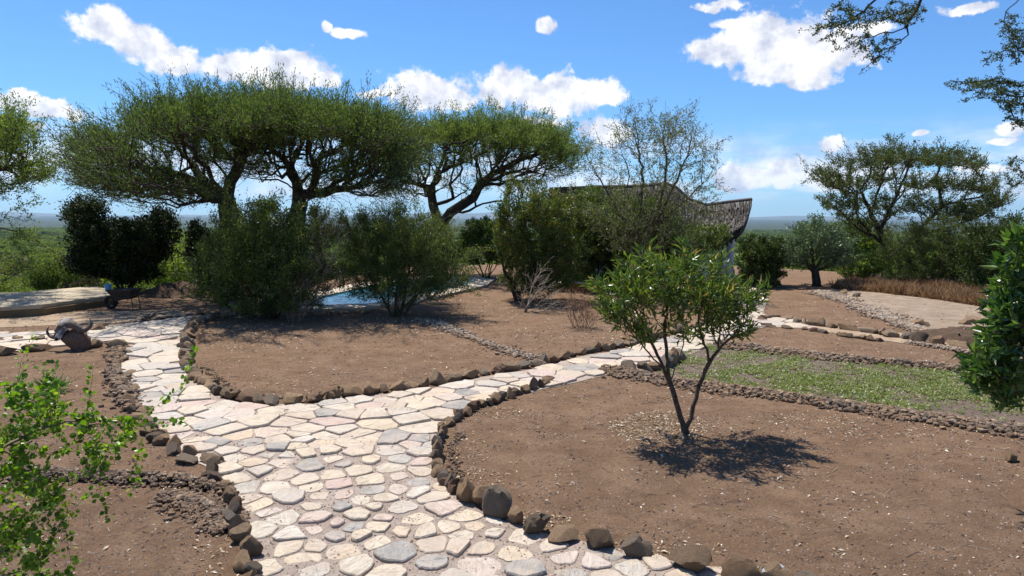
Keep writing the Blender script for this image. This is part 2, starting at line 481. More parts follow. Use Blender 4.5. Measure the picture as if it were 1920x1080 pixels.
# the ground itself: brown soil on the terrace, greyer soil in the weed patch, green and olive scrubland beyond the rim
gm, ga, gb, gc = earth_mat('ground', (.174, .108, .067), (.072, .046, .031), (.245, .158, .101), .5, 1.0, .9)
grey = ga.mix(.8, gc, (.15, .118, .10))
gc2 = ga.mix(attr(ga, 'grey'), gc, grey)
gpos = ga.n('ShaderNodeNewGeometry').outputs['Position']
wildn = ga.noise(gpos, .05, 8, .7)
wild = ga.ramp(wildn, [(.30, (.030, .045, .018)), (.45, (.055, .075, .024)), (.56, (.095, .12, .035)), (.68, (.16, .145, .07))])
farn = ga.noise(ga.v('MULTIPLY', gpos, (.0016, .0030, 0)), 1.0, 10, .66)
farc = ga.ramp(farn, [(.36, (.020, .032, .018)), (.50, (.034, .048, .026)), (.57, (.055, .062, .034)), (.62, (.030, .044, .024)), (.72, (.15, .12, .085))])
wc = ga.mix(attr(ga, 'far'), wild, farc)
gc3 = ga.mix(attr(ga, 'wild'), gc2, wc)
ga.t.links.new(gc3, gb.inputs['Base Color'])
M['ground'] = gm


def axis(lo, hi, step, far, grow=1.09):
    a = list(np.arange(lo, hi + 1e-6, step))
    s = step; x = a[-1]; up = []
    while x < far: s *= grow; x += s; up.append(x)
    return a, up


ax, up = axis(-19, 21, .16, 34000)
_, dn = axis(-21, 19, .16, 34000)
xs = np.array([-v for v in dn[::-1]] + ax + up)
ay, upy = axis(1.5, 27, .16, 34000)
ys = np.array([-400, -150, -60, -25, -10, -4, -1, .2, .9] + ay + upy)
X, Y = np.meshgrid(xs, ys)
Z = H(X, Y)
nx, ny = len(xs), len(ys)
idx = np.arange(nx * ny).reshape(ny, nx)
F = np.stack([idx[:-1, :-1], idx[:-1, 1:], idx[1:, 1:], idx[1:, :-1]], -1).reshape(-1, 4)
V = np.stack([X, Y, Z], -1).reshape(-1, 3)
GREY = [tuple(G(*q)[:2]) for q in [(1235, 700), (1300, 640), (1390, 655), (1500, 668), (1640, 682), (1790, 698), (1990, 720), (2050, 830), (1900, 800), (1700, 775), (1500, 742), (1350, 725)]]
ed = edge_dist(V[:, 0], V[:, 1])
me = np_mesh('ground', V, F, True, {'grey': in_poly(V[:, :2], GREY).astype(float), 'wild': np.clip((ed + 0.3) / 2.5, 0, 1), 'far': np.clip((ed - 500) / 1500, 0, 1)})
link('ground', me, mat=M['ground'], kind='structure')


def sheet(name, poly, m, lift, step=.2, jitter=0, kind='structure'):
    poly = [Vector(q[:2]) for q in poly]
    # refine the outline and roughen it
    P = []
    for i, a_ in enumerate(poly):
        b_ = poly[(i + 1) % len(poly)]
        k = max(1, int((b_ - a_).length / step))
        for j in range(k):
            q = a_.lerp(b_, j / k)
            P.append(q + Vector((random.uniform(-jitter, jitter), random.uniform(-jitter, jitter))))
    n = len(P)
    xa = np.arange(min(q.x for q in P), max(q.x for q in P), step); ya = np.arange(min(q.y for q in P), max(q.y for q in P), step)
    gx, gy = np.meshgrid(xa, ya); pts = np.stack([gx.ravel(), gy.ravel()], -1)
    pts = pts[in_poly(pts, P)]
    vs = P + [Vector(q) for q in pts]
    r = delaunay_2d_cdt(vs, [(i, (i + 1) % n) for i in range(n)], [list(range(n))], 1, 1e-5)
    v2 = np.array([list(q) for q in r[0]])
    z = H(v2[:, 0], v2[:, 1]) + lift
    me = np_mesh(name, np.column_stack([v2, z]), np.array([list(f) for f in r[2] if len(f) == 3]), True)
    return link(name, me, mat=m, kind=kind)


# ------------------------------------------------------------------ flagstone paths
PATH = [(470, 1250), (485, 1080), (455, 1010), (418, 940), (400, 880), (330, 855), (288, 805), (245, 750), (226, 700), (228, 655),
        (215, 640), (100, 652), (0, 664), (-90, 668), (-90, 632), (0, 625), (150, 618), (235, 608), (330, 599), (450, 588), (520, 584),
        (470, 594), (402, 601), (362, 613), (347, 640), (347, 682), (372, 722), (432, 754), (505, 764), (600, 757), (700, 742), (800, 730),
        (900, 708), (1000, 692), (1100, 667), (1180, 654), (1290, 622), (1350, 596), (1385, 565), (1392, 540), (1425, 536), (1440, 560),
        (1430, 590), (1480, 600), (1525, 603), (1530, 618), (1440, 614), (1400, 622), (1330, 650), (1235, 688), (1180, 692),
        (1080, 717), (1000, 733), (940, 748), (880, 772), (838, 802), (818, 832), (818, 870), (852, 925), (905, 958), (962, 985), (1040, 1008),
        (1130, 1024), (1220, 1044), (1320, 1062), (1430, 1078), (1620, 1120), (1620, 1250)]
PW = [tuple(G(*q)[:2]) for q in PATH]
sheet('path_bed', PW, M['bed'], .006, .15, .02)


def spacing(x, y):
    if y < 5.4: return .190
    if y < 6.6: return .225
    if y < 9: return .30
    if y < 13: return .37
    return .44


def clip_cell(c, nb):
    poly = [(c[0] - 1, c[1] - 1), (c[0] + 1, c[1] - 1), (c[0] + 1, c[1] + 1), (c[0] - 1, c[1] + 1)]
    for q in nb:
        mx, my = (c[0] + q[0]) / 2, (c[1] + q[1]) / 2; dx, dy = q[0] - c[0], q[1] - c[1]
        new = []
        for i in range(len(poly)):
            a_, b_ = poly[i], poly[(i + 1) % len(poly)]
            da = (a_[0] - mx) * dx + (a_[1] - my) * dy; db = (b_[0] - mx) * dx + (b_[1] - my) * dy
            if da <= 0: new.append(a_)
            if da * db < 0:
                t = da / (da - db); new.append((a_[0] + (b_[0] - a_[0]) * t, a_[1] + (b_[1] - a_[1]) * t))
        poly = new
        if len(poly) < 3: return None
    return poly


pwx = [q[0] for q in PW]; pwy = [q[1] for q in PW]
cells = {}; sites = []
def _near(x, y, r):
    k = int(x // .6), int(y // .6)
    for i in range(-2, 3):
        for j in range(-2, 3):
            for s_ in cells.get((k[0] + i, k[1] + j), ()):
                rr = r * .5 + s_[2] * .5
                if (s_[0] - x) ** 2 + (s_[1] - y) ** 2 < rr * rr: return True
    return False
cand = np.column_stack([rng.uniform(min(pwx) - .4, max(pwx) + .4, 260000), rng.uniform(min(pwy), min(max(pwy), 26) + .4, 260000)])
ok = in_poly(cand, PW)
for dx, dy in ((.35, 0), (-.35, 0), (0, .35), (0, -.35), (.8, 0), (-.8, 0), (0, .8), (0, -.8), (.6, .6), (-.6, .6), (.6, -.6), (-.6, -.6)): ok |= in_poly(cand + [dx, dy], PW)
cand = cand[ok]
for x, y in cand:
    r = spacing(x, y) * random.choice((.60, .75, .9, 1, 1.2, 1.5, 1.9))
    if not _near(x, y, r):
        sites.append((x, y, r)); cells.setdefault((int(x // .6), int(y // .6)), []).append((x, y, r))
S = np.array(sites)
inside = in_poly(S[:, :2], PW)


def stone_geo(i):
    x, y, r = S[i]
    d = (S[:, 0] - x) ** 2 + (S[:, 1] - y) ** 2
    near = np.argsort(d)[1:24]
    poly = clip_cell((x, y), [(S[k, 0], S[k, 1]) for k in near])
    if poly is None: return None
    P = np.array(poly); c = P.mean(0)
    size = np.abs(P - c).max()
    if size > .48: return None
    joint = (.019 if y < 6.2 else .0055) * random.choice((.5, .8, 1, 1.5, 2.3))
    P = c + (P - c) * max(.62, 1 - joint / max(size, .05) * 1.3)
    # drop very short edges
    keep = [0]
    for k in range(1, len(P)):
        if np.linalg.norm(P[k] - P[keep[-1]]) > .035: keep.append(k)
    P = P[keep]
    if len(P) < 3: return None
    rounds = 2 if y < 5.6 and random.random() < .6 else 1
    for q in range(rounds):
        Q = np.roll(P, -1, 0); cut = .25 if q else (.17 if y < 6 else .11)
        P = np.stack([P * (1 - cut) + Q * cut, P * cut + Q * (1 - cut)], 1).reshape(-1, 2)
    n = len(P)
    if rounds == 1:                                # straight edges get a slightly broken line
        Q = np.roll(P, -1, 0); P = np.stack([P, (P + Q) / 2], 1).reshape(-1, 2); n = len(P)
    rad = np.linalg.norm(P - c, axis=1, keepdims=True)
    P = c + (P - c) * (1 + rng.normal(0, .034, (n, 1)))
    hgt = random.choice((.003, .006, .010, .014, .018, .024)) * random.uniform(.8, 1.2) if y < 7 else random.uniform(.010, .036)
    for _ in range(8):                              # trim the stones that would run over the edge of the path
        o_ = ~in_poly(P, PW)
        if not o_.any(): break
        P[o_] = c + (P[o_] - c) * .86
    else:
        if (~in_poly(P, PW)).sum() > 3: return None
    tilt = rng.normal(0, .022, 2)
    base = Hf(*c) + .006
    inset = min(.007, size * .05)
    ring = lambda Q, z: np.column_stack([Q - c, base + z + (Q - c) @ tilt])
    In = c + (P - c) * (1 - inset / np.maximum(rad, .03)); In2 = c + (P - c) * .55
    Vv = np.vstack([ring(P * 1.0, -.02), ring(P, hgt * .62), ring(In, hgt), ring(In2, hgt + rng.normal(0, .002, n)), [[0, 0, base + hgt + .001]]])
    k = np.arange(n); k2 = (k + 1) % n
    quads = np.vstack([np.stack([k + n * l, k2 + n * l, k2 + n * (l + 1), k + n * (l + 1)], 1) for l in range(3)])
    tris = np.stack([k + 3 * n, k2 + 3 * n, np.full(n, 4 * n)], 1)
    return c, Vv, quads, tris, random.random()


def junction(c):
    x, y = c
    px_lim = 11.0
    if y < 6.6: return 0
    if x < -1.0 + (y - 6.6) * -.05 and y < 60 and x < 0: return 1
    return 2


pathroots = [empty('path', (0, 5, 0), kind='structure'), empty('path', (-5, 11, 0), kind='structure'), empty('path', (3, 11, 0), kind='structure')]
bins = {0: [], 1: [], 2: []}
for i in np.where(inside)[0]:
    g_ = stone_geo(i)
    if g_ is None: continue
    c = g_[0]
    b_ = 0 if c[1] < 6.3 else (1 if c[0] < -.9 else 2)
    bins[b_].append(g_)
for b_, lst in bins.items():
    lst.sort(key=lambda g_: g_[0][1])
    rest = []
    for j, (c, Vv, qd, tr, t) in enumerate(lst):
        if j < 298:
            me = np_mesh('flagstone', Vv, [qd, tr], False, {'tint': np.full(len(Vv), t)})
            me.materials.append(M['flag'])
            o = bpy.data.objects.new('flagstone', me); COL.objects.link(o)
            o.parent = pathroots[b_]; o.matrix_parent_inverse = Matrix.Translation(pathroots[b_].location).inverted()
            o.location = (c[0], c[1], 0)
        else: rest.append((c, Vv, qd, tr, t))
    if rest:
        VV, Q, T, A, off = [], [], [], [], 0
        for c, Vv, qd, tr, t in rest:
            VV.append(Vv + [c[0], c[1], 0]); Q.append(qd + off); T.append(tr + off); A.append(np.full(len(Vv), t)); off += len(Vv)
        me = np_mesh('flagstone', np.vstack(VV), [np.vstack(Q), np.vstack(T)], False, {'tint': np.concatenate(A)})
        link('flagstones', me, pathroots[b_], M['flag'], kind='stuff')
print('stones', {k: len(v) for k, v in bins.items()})

# pale earth side path and gravel drive
SIDE = [(1525, 605), (1600, 612), (1700, 626), (1790, 640), (1880, 655), (1990, 668), (1990, 690), (1880, 668), (1790, 655), (1700, 645), (1600, 632), (1528, 619)]
sheet('path', [G(*q) for q in SIDE], M['sandy'], .007, .2, .03)
DRIVE = [(1522, 548), (1560, 543), (1650, 550), (1760, 563), (1860, 578), (2100, 596), (2100, 640), (1950, 625), (1830, 612), (1740, 626), (1690, 612), (1620, 583), (1560, 560)]
sheet('gravel_drive', [G(*q) for q in DRIVE], M['drive'], .008, .2, .04)
YARD = [(-200, 575), (60, 590), (160, 585), (330, 582), (400, 590), (300, 598), (200, 606), (60, 612), (-200, 622)]
sheet('yard', [G(*q) for q in YARD], M['sandy'], .007, .2, .05)


# ------------------------------------------------------------------ rocks
def rock_mesh(seed, sub=3, facets=7, rough=.16):
    r = np.random.default_rng(seed)
    bm = bmesh.new()
    bmesh.ops.create_icosphere(bm, subdivisions=sub, radius=1)
    ns = unit(r.normal(size=(facets, 3))); ds = r.uniform(.50, .84, facets)
    off = Vector(r.uniform(-50, 50, 3))
    for v in bm.verts:
        p_ = v.co.copy()
        k = 1 + rough * 1.6 * noise.noise(p_ * 1.3 + off) + rough * .6 * noise.noise(p_ * 3.1 + off)
        p_ *= k
        for nn, dd in zip(ns, ds):
            q = Vector(nn); e = p_.dot(q) - dd
            if e > 0: p_ -= q * e * .97
        if sub > 2: p_ *= 1 + rough * .18 * noise.noise(p_ * 8 + off)
        v.co = p_
    me = bpy.data.meshes.new('rock')
    bm.to_mesh(me); bm.free()
    me.polygons.foreach_set('use_smooth', np.ones(len(me.polygons), bool))
    me.set_sharp_from_angle(angle=R(24))
    return me


ROCKS = [rock_mesh(100 + i, 3, random.randint(7, 15), random.uniform(.15, .4)) for i in range(14)]
SMALL = [rock_mesh(300 + i, 1, 3, .25) for i in range(8)]
MID = [rock_mesh(400 + i, 2, 5, .22) for i in range(8)]
for me in ROCKS + MID: me.materials.append(M['rock'])


def place_rock(parent, x, y, w_, d_, h_, me=None, name='rock', sink=.32, rz=None, z0=None, lab=None):
    me = me or random.choice(ROCKS)
    o = bpy.data.objects.new(name, me); COL.objects.link(o)
    if parent is not None:
        o.parent = parent; o.matrix_parent_inverse = Matrix.Translation(parent.location).inverted()
    z0 = Hf(x, y) if z0 is None else z0
    o.location = (x, y, z0 + h_ * (.5 - sink) )
    o.scale = (w_ / 2, d_ / 2, h_ / 2)
    o.rotation_euler = (random.uniform(-.25, .25), random.uniform(-.25, .25), random.uniform(0, 6.28) if rz is None else rz)
    if lab: o['label'] = lab
    return o


def border(pts, label, size=(.2, .32), hgt=(.13, .22), spread=.03, skip=0, mesh=None, gap=.95, grow_=None):
    W_ = [G(*q) for q in pts]
    mid = W_[len(W_) // 2]
    root = empty('stone_border', (mid.x, mid.y, 0), label=label, cat='stone border', group='rock borders along the garden beds')
    segs = [(W_[i], W_[i + 1]) for i in range(len(W_) - 1)]
    total = sum((b_ - a_).length for a_, b_ in segs)
    s = 0; n = 0
    while s < total and n < 298:
        wd = random.uniform(*size) * random.choice((.55, .8, 1, 1, 1.3))
        t = s + wd / 2; acc = 0
        for a_, b_ in segs:
            L = (b_ - a_).length
            if acc + L >= t: break
            acc += L
        q = a_.lerp(b_, min(1, (t - acc) / L)); dr = (b_ - a_).normalized(); nrm = Vector((-dr.y, dr.x, 0))
        q = q + nrm * random.uniform(-spread, spread)
        place_rock(root, q.x, q.y, wd * 1.12, random.uniform(.75, 1.1) * size[1] * .8, random.uniform(*hgt) * random.uniform(.95, 1.35), mesh and random.choice(mesh), rz=math.atan2(dr.y, dr.x) + random.uniform(-.3, .3))
        s += wd * gap; n += 1
        if random.random() < skip: s += wd * .6
    return root


border([(520, 590), (462, 592), (400, 599), (362, 611), (349, 640), (348, 680), (372, 716), (432, 748), (505, 760), (600, 752), (700, 737), (800, 724)],
       'curved row of brown rocks round the left end of the middle bed', (.17, .30), (.15, .23), .04)
border([(812, 722), (900, 704), (1000, 687), (1100, 662), (1180, 648), (1240, 632), (1300, 612), (1345, 592)],
       'row of brown rocks along the far side of the path leading to the house', (.17, .28), (.14, .22), .04)
border([(1040, 712), (1000, 730), (940, 748), (880, 772), (840, 802), (820, 832), (816, 868), (836, 905), (866, 935)],
       'curving row of dark upright rocks at the inner corner of the right bed', (.12, .19), (.13, .19), .03)
# big rocks along the near edge of the right bed, one by one
nb = empty('stone_border', (1.2, 4.3, 0), label='large brown and black rocks along the near edge of the right bed', cat='stone border', group='rock borders along the garden beds')
for px, py, wp, hp in [(880, 945, 50, 52), (905, 950, 44, 56), (935, 968, 66, 78), (968, 985, 40, 42), (1002, 1004, 58, 48), (1055, 1018, 72, 40), (1125, 1030, 78, 50), (1190, 1048, 58, 52),
                       (1216, 1052, 24, 22), (1300, 1072, 100, 52), (1390, 1086, 76, 56), (1450, 1096, 60, 46), (1520, 1108, 66, 42), (1580, 1120, 60, 40), (1650, 1130, 70, 45)]:
    q = G(px, py); dpt = q.length
    place_rock(nb, q.x, q.y + .03, wp / 1280 * dpt * 1.0, wp / 1280 * dpt * .8, hp / 1280 * dpt * 1.2, rz=random.uniform(-.3, .3), sink=.22)
border([(482, 1200), (474, 1085), (462, 1050), (452, 1010), (440, 975), (425, 945), (412, 915), (402, 888)],
       'tight row of rounded brown rocks on the left edge of the near path', (.12, .19), (.13, .19), .05)
border([(398, 878), (368, 865), (335, 858), (308, 838), (288, 808), (262, 780), (245, 752)],
       'loose rocks edging the left of the path beside the big grey slab', (.12, .22), (.10, .16), .08)
border([(236, 740), (224, 700), (226, 655)], 'low rubble edge left of the path near the skull', (.12, .22), (.06, .12), .12, mesh=MID)
border([(236, 652), (205, 648), (170, 652)], 'three dark rocks right of the skull rock', (.30, .40), (.2, .26), .03, gap=1.15)
border([(105, 654), (70, 657), (0, 664), (-90, 668)], 'dark low rocks left of the skull rock', (.35, .6), (.2, .28), .03)
border([(-60, 640), (0, 641), (60, 638), (90, 635)], 'small rocks behind the skull path', (.2, .35), (.1, .16), .08, skip=.7)
border([(170, 622), (205, 620)], 'pair of rocks beyond the skull at the far path edge', (.24, .3), (.15, .2), .02, gap=1.2)
border([(270, 602), (330, 596), (420, 589), (480, 584)], 'small rocks along the far edge of the path in tree shade', (.16, .26), (.07, .13), .05, skip=.3)
border([(1485, 606), (1530, 611), (1600, 620), (1700, 636), (1790, 650), (1870, 660), (1960, 672)],
       'row of dark round rocks above the pale side path', (.20, .32), (.17, .26), .04, gap=1.0)
border([(1425, 612), (1470, 616), (1530, 622), (1600, 634), (1660, 642)],
       'small rocks below the pale side path', (.13, .24), (.09, .15), .05, skip=.5)
border([(1422, 602), (1440, 597), (1480, 600)], 'few rocks where the side path leaves the stone path', (.2, .3), (.1, .15), .05, skip=.3)
border([(1168, 690), (1185, 695), (1205, 695), (1225, 692), (1250, 686), (1280, 672)], 'big dark rocks behind the small tree at the path edge', (.24, .34), (.22, .30), .03)


def rubble(name, pts, width, n, sz, label, matl, big=0, heap=.05, extra=()):
    """band of loose stones: the bigger ones one by one, the rest as one mass"""
    W_ = [G(*q) for q in pts]
    mid = W_[len(W_) // 2]
    root = empty(name, (mid.x, mid.y, 0), label=label, cat='stone band')
    L = np.array([(W_[i + 1] - W_[i]).length for i in range(len(W_) - 1)]); cum = np.concatenate([[0], np.cumsum(L)])
    t = rng.uniform(0, cum[-1], n + big); k = np.clip(np.searchsorted(cum, t) - 1, 0, len(L) - 1)
    A = np.array([list(q) for q in W_]); f = ((t - cum[k]) / L[k])[:, None]
    P = A[k] * (1 - f) + A[k + 1] * f
    dr = unit(A[k + 1] - A[k]); nr = np.column_stack([-dr[:, 1], dr[:, 0], np.zeros(len(dr))])
    wl = width * (1 + .35 * np.sin(t * 1.7) + .2 * np.sin(t * 4.1))
    off = rng.normal(0, .42, n + big) * wl
    P = P + nr * off[:, None]
    zb = H(P[:, 0], P[:, 1]) + heap * np.exp(-(off / (wl * .5 + 1e-6)) ** 2)
    s_ = rng.uniform(sz[0], sz[1], n + big) * rng.choice([.6, .8, 1, 1.4], n + big)
    order = np.argsort(-s_)[:big]
    for me in MID_L[matl]: pass
    for j in order:
        place_rock(root, P[j, 0], P[j, 1], s_[j] * 1.15, s_[j] * .9, s_[j] * .7, random.choice(MID_L[matl]), 'stone', .3, z0=zb[j] - .01)
    rest = np.setdiff1d(np.arange(n + big), order)
    if len(rest):
        Vs, Fs, As, o_ = [], [], [], 0
        grp = rng.integers(0, len(SMALL), len(rest))
        for g_ in range(len(SMALL)):
            ids = rest[grp == g_]
            if not len(ids): continue
            T = np.array([v.co[:] for v in SMALL[g_].vertices]); FF = np.array([list(p_.vertices) for p_ in SMALL[g_].polygons])
            a_ = rng.uniform(0, 6.28, len(ids)); Xv = np.column_stack([np.cos(a_), np.sin(a_), rng.normal(0, .2, len(ids))]); Xv = unit(Xv)
            Zv = unit(np.cross(Xv, np.column_stack([-np.sin(a_), np.cos(a_), rng.normal(0, .2, len(ids))])))
            Yv = np.cross(Zv, Xv)
            sz3 = np.column_stack([s_[ids] * rng.uniform(.5, .8, len(ids)), s_[ids] * rng.uniform(.4, .6, len(ids)), s_[ids] * rng.uniform(.38, .58, len(ids))])
            pos = np.column_stack([P[ids, :2], zb[ids] + sz3[:, 2] * .4])
            v_, f_, t_ = scatter_template(T, FF, pos, Xv, Yv, Zv, sz3)
            Vs.append(v_); Fs.append(f_ + o_); As.append(t_); o_ += len(v_)
        me = np_mesh('stones', np.vstack(Vs), np.vstack(Fs), False, {'tint': np.concatenate(As)})
        link('stones', me, root, M[matl], kind='stuff')
    return root


MID_L = {}
for key in ('cobble', 'pale_cobble'):
    MID_L[key] = []
    for m_ in MID:
        c_ = m_.copy(); c_.materials.clear(); c_.materials.append(M[key]); MID_L[key].append(c_)

rubble('stone_band', [(1130, 694), (1180, 702), (1260, 718), (1340, 728), (1420, 740), (1500, 752), (1580, 764), (1680, 778), (1780, 792), (1880, 806), (2000, 822)], .20, 5200, (.03, .06),
       'wide band of dark rubble below the green weed patch', 'cobble', 260, .06)
rubble('stone_band', [(1340, 650), (1400, 655), (1480, 664), (1560, 674), (1640, 682), (1720, 690), (1800, 698), (1900, 712), (2000, 726)], .16, 3600, (.035, .07),
       'narrow band of dark rubble above the green weed patch', 'cobble', 160, .06)
rubble('stone_band', [(1535, 548), (1580, 562), (1620, 578), (1660, 594), (1700, 612), (1760, 630), (1820, 642)], .34, 5200, (.035, .07),
       'pale cobble strip along the gravel drive on the right', 'pale_cobble', 120, .04)
rubble('stone_band', [(790, 600), (830, 612), (880, 632), (930, 650), (985, 668), (1040, 676)], .22, 1500, (.025, .06),
       'thin line of pale pebbles crossing the middle bed', 'pale_cobble', 60, .02)
rubble('stone_band', [(-80, 880), (0, 885), (100, 892), (200, 896), (290, 900), (360, 905), (420, 925)], .13, 1300, (.02, .05),
       'line of brown rubble dividing the left bed', 'cobble', 200, .06)
rubble('stone_band', [(300, 930), (360, 940), (410, 960), (425, 1000)], .16, 900, (.02, .045),
       'spill of brown rubble beside the near left path edge', 'cobble', 60, .03)
rubble('stone_band', [(250, 770), (225, 730), (215, 690), (222, 655)], .16, 700, (.03, .07), 'grey brown rubble heap left of the path bend', 'cobble', 50, .04)
rubble('stone_band', [(1700, 642), (1780, 655), (1860, 668)], .14, 500, (.03, .06), 'pale pebbles along the side path below the dark rocks', 'pale_cobble', 30, .02)
rubble('stone_band', [(590, 592), (640, 588), (690, 586)], .10, 160, (.05, .10), 'small pale stones along the pool edge', 'pale_cobble', 30, .02)

rubble('stone_band', [(880, 920), (850, 880), (845, 840), (868, 812)], .07, 200, (.012, .035),
       'crumbs of stone along the inner corner of the right bed', 'cobble', 20, .01)
rubble('stone_band', [(380, 690), (440, 735), (520, 748), (650, 742), (800, 720), (950, 692)], .08, 420, (.015, .04),
       'crumbs of stone behind the rocks of the middle bed', 'cobble', 20, .01)

# lone boulders and rocks
for px, py, wp, hp, lab in [(1722, 612, 30, 17, 'tan flat topped boulder standing alone on the pale drive'),
                            (1826, 604, 34, 14, 'dark brown rock at the far right end of the drive'),
                            (1812, 608, 22, 11, 'smaller brown rock in front of the dark drive end rock'),
                            (1604, 556, 18, 9, 'reddish rock by the dry grass behind the drive'),
                            (1582, 552, 18, 10, 'grey rock beside the dry grass left of the reddish one'),
                            (1452, 1090, 56, 42, 'smooth pale grey boulder among the brown rocks at the bottom edge'),
                            (1895, 865, 26, 20, 'small brown rock at the right edge of the near bed'),
                            (40, 590, 44, 14, 'flat rock before the concrete slab, far left')]:
    q = G(px, py); dpt = q.length; dpt = math.hypot(dpt, CAM_H)
    o = place_rock(None, q.x, q.y, wp / 1280 * dpt, wp / 1280 * dpt * .75, hp / 1280 * dpt * 1.25, name='rock', rz=.2)
    o['label'] = lab; o['category'] = 'rock'
    if 'grey boulder' in lab:
        o.data = o.data.copy(); o.data.materials.clear(); o.data.materials.append(simple_mat('grey_rock', (.34, .35, .37), (.22, .23, .24), 9, .8, .5, 60))

# ------------------------------------------------------------------ tree growing
def grow(limbs, targets, alpha=.35, step=.25, wig=.04, up=0.0):
    """limbs: polylines (the first starts at the root). targets attach to the cheapest node. returns P, parent"""
    P = [np.array(limbs[0][0], float)]; par = [-1]; plen = [0.0]

    def add_path(i0, pts, wig_):
        i = i0
        for q in pts:
            P.append(q); par.append(i); plen.append(plen[i] + np.linalg.norm(q - P[i])); i = len(P) - 1
        return i

    for li, L in enumerate(limbs):
        L = [np.array(q, float) for q in L]
        if li == 0: i = 0; pts = L
        else:
            A = np.array(P); i = int(np.argmin(((A - L[0]) ** 2).sum(1))); pts = [P[i]] + L[1:]
        ctrl = np.array(pts)
        for k in range(len(ctrl) - 1):
            p0 = ctrl[max(k - 1, 0)]; p1 = ctrl[k]; p2 = ctrl[k + 1]; p3 = ctrl[min(k + 2, len(ctrl) - 1)]
            n = max(1, int(np.linalg.norm(p2 - p1) / step + .5)); out = []
            for j in range(1, n + 1):
                t = j / n
                q = .5 * ((2 * p1) + (-p0 + p2) * t + (2 * p0 - 5 * p1 + 4 * p2 - p3) * t * t + (-p0 + 3 * p1 - 3 * p2 + p3) * t ** 3)
                if j < n: q = q + rng.normal(0, wig * .5, 3)
                out.append(q)
            i = add_path(i, out, 0)
    T = np.asarray(targets, float)
    if len(T):
        root = P[0]
        A0 = np.array(P)
        dn_ = np.array([np.sqrt(((A0 - t_) ** 2).sum(1).min()) for t_ in T])
        order = np.argsort(dn_)
        cap = len(P) + int(len(T) * 14)
        A = np.zeros((cap, 3)); A[:len(P)] = np.array(P); PL = np.zeros(cap); PL[:len(P)] = plen; n_ = len(P)
        parr = list(par)
        for ti in order:
            t_ = T[ti]
            dd = A[:n_] - t_
            d = np.sqrt((dd ** 2).sum(1))
            cost = d * (1 + np.clip(dd[:, 2] / np.maximum(d, 1e-3), 0, 1) * .6) + alpha * PL[:n_]
            if up == 0: pass
            i = int(np.argmin(cost)); L = d[i]
            if L < step * .3: continue
            k = max(1, int(L / step + .5)); k = min(k, 13)
            if n_ + k > cap: break
            side = rng.normal(0, wig * L ** .5 * 1.2, 3); side[2] += up * L
            prev = i
            for j in range(1, k + 1):
                f = j / k
                q = A[i] * (1 - f) + t_ * f + side * math.sin(f * math.pi) + (rng.normal(0, wig * .5, 3) if j < k else 0)
                A[n_] = q; parr.append(prev); PL[n_] = PL[prev] + np.linalg.norm(q - A[prev]); prev = n_; n_ += 1
        return A[:n_].copy(), np.array(parr[:n_])
    return np.array(P), np.array(par)


def radii(P, par, r0, rootR):
    n = len(P); cnt = np.zeros(n); kids = np.zeros(n, int)
    for i in range(n - 1, 0, -1): kids[par[i]] += 1
    cnt[kids == 0] = 1
    for i in range(n - 1, 0, -1): cnt[par[i]] += cnt[i]
    tot = max(cnt[0], 2)
    e = math.log(rootR / r0) / math.log(tot)
    return r0 * np.maximum(cnt, 1) ** e, cnt, kids


def tubes(P, par, rad, cnt, big=.03):
    n = len(P)
    D = np.zeros((n, 3)); D[1:] = unit(P[1:] - P[par[1:]])
    mainc = np.full(n, -1); best = np.zeros(n)
    for i in range(1, n):
        if cnt[i] > best[par[i]]: best[par[i]] = cnt[i]; mainc[par[i]] = i
    if mainc[0] >= 0: D[0] = D[mainc[0]]
    Ds = D.copy()
    has = mainc >= 0
    Ds[has] = unit(D[has] + D[mainc[has]])
    ref = np.array([.31, .87, .22])
    e = np.arange(1, n); p_ = par[e]
    ismain = mainc[p_] == e
    sd = np.where(ismain[:, None], Ds[p_], D[e]); sr = np.where(ismain, rad[p_], np.minimum(rad[e] * 1.25, rad[p_]))
    out_v, out_f, off = [], [], 0
    rmax = np.maximum(sr, rad[e])
    for lo, hi, sides in ((0, .012, 3), (.012, big, 4), (big, .09, 6), (.09, 9, 10)):
        m_ = (rmax >= lo) & (rmax < hi)
        if not m_.any(): continue
        a = np.linspace(0, 2 * math.pi, sides, endpoint=False)
        def ring(c, d, r):
            u = unit(np.cross(d, ref)); v = np.cross(d, u)
            return c[:, None] + r[:, None, None] * (np.cos(a)[None, :, None] * u[:, None] + np.sin(a)[None, :, None] * v[:, None])
        r1 = ring(P[p_[m_]], sd[m_], sr[m_]); r2 = ring(P[e[m_]], Ds[e[m_]], rad[e[m_]])
        k = m_.sum(); Vv = np.concatenate([r1, r2], 1).reshape(-1, 3)
        b_ = (np.arange(k) * 2 * sides)[:, None] + off
        j = np.arange(sides); j2 = (j + 1) % sides
        f = np.stack([b_ + j, b_ + j2, b_ + sides + j2, b_ + sides + j], -1).reshape(-1, 4)
        out_v.append(Vv); out_f.append(f); off += len(Vv)
    return np.vstack(out_v), np.vstack(out_f)


def ell_targets(ells, n):
    """ells: (px, py, Y, half width px, half height px, half depth m, weight)"""
    wts = np.array([e[6] if len(e) > 6 else 1 for e in ells], float)
    vol = np.array([e[3] * e[4] for e in ells], float) * wts
    cnts = np.maximum(1, (n * vol / vol.sum()).astype(int))
    out = []
    for e, c in zip(ells, cnts):
        px, py, Y_, hw, hh, dm = e[:6]
        C_ = np.array(at(px, py, Y_)); sc = Y_ / 1280
        d = unit(rng.normal(size=(c, 3))) * (rng.random((c, 1)) ** .42)
        out.append(np.array([at(px + q[0] * hw, py - q[2] * hh, Y_ + q[1] * dm)[:] for q in d]))
    return np.vstack(out)


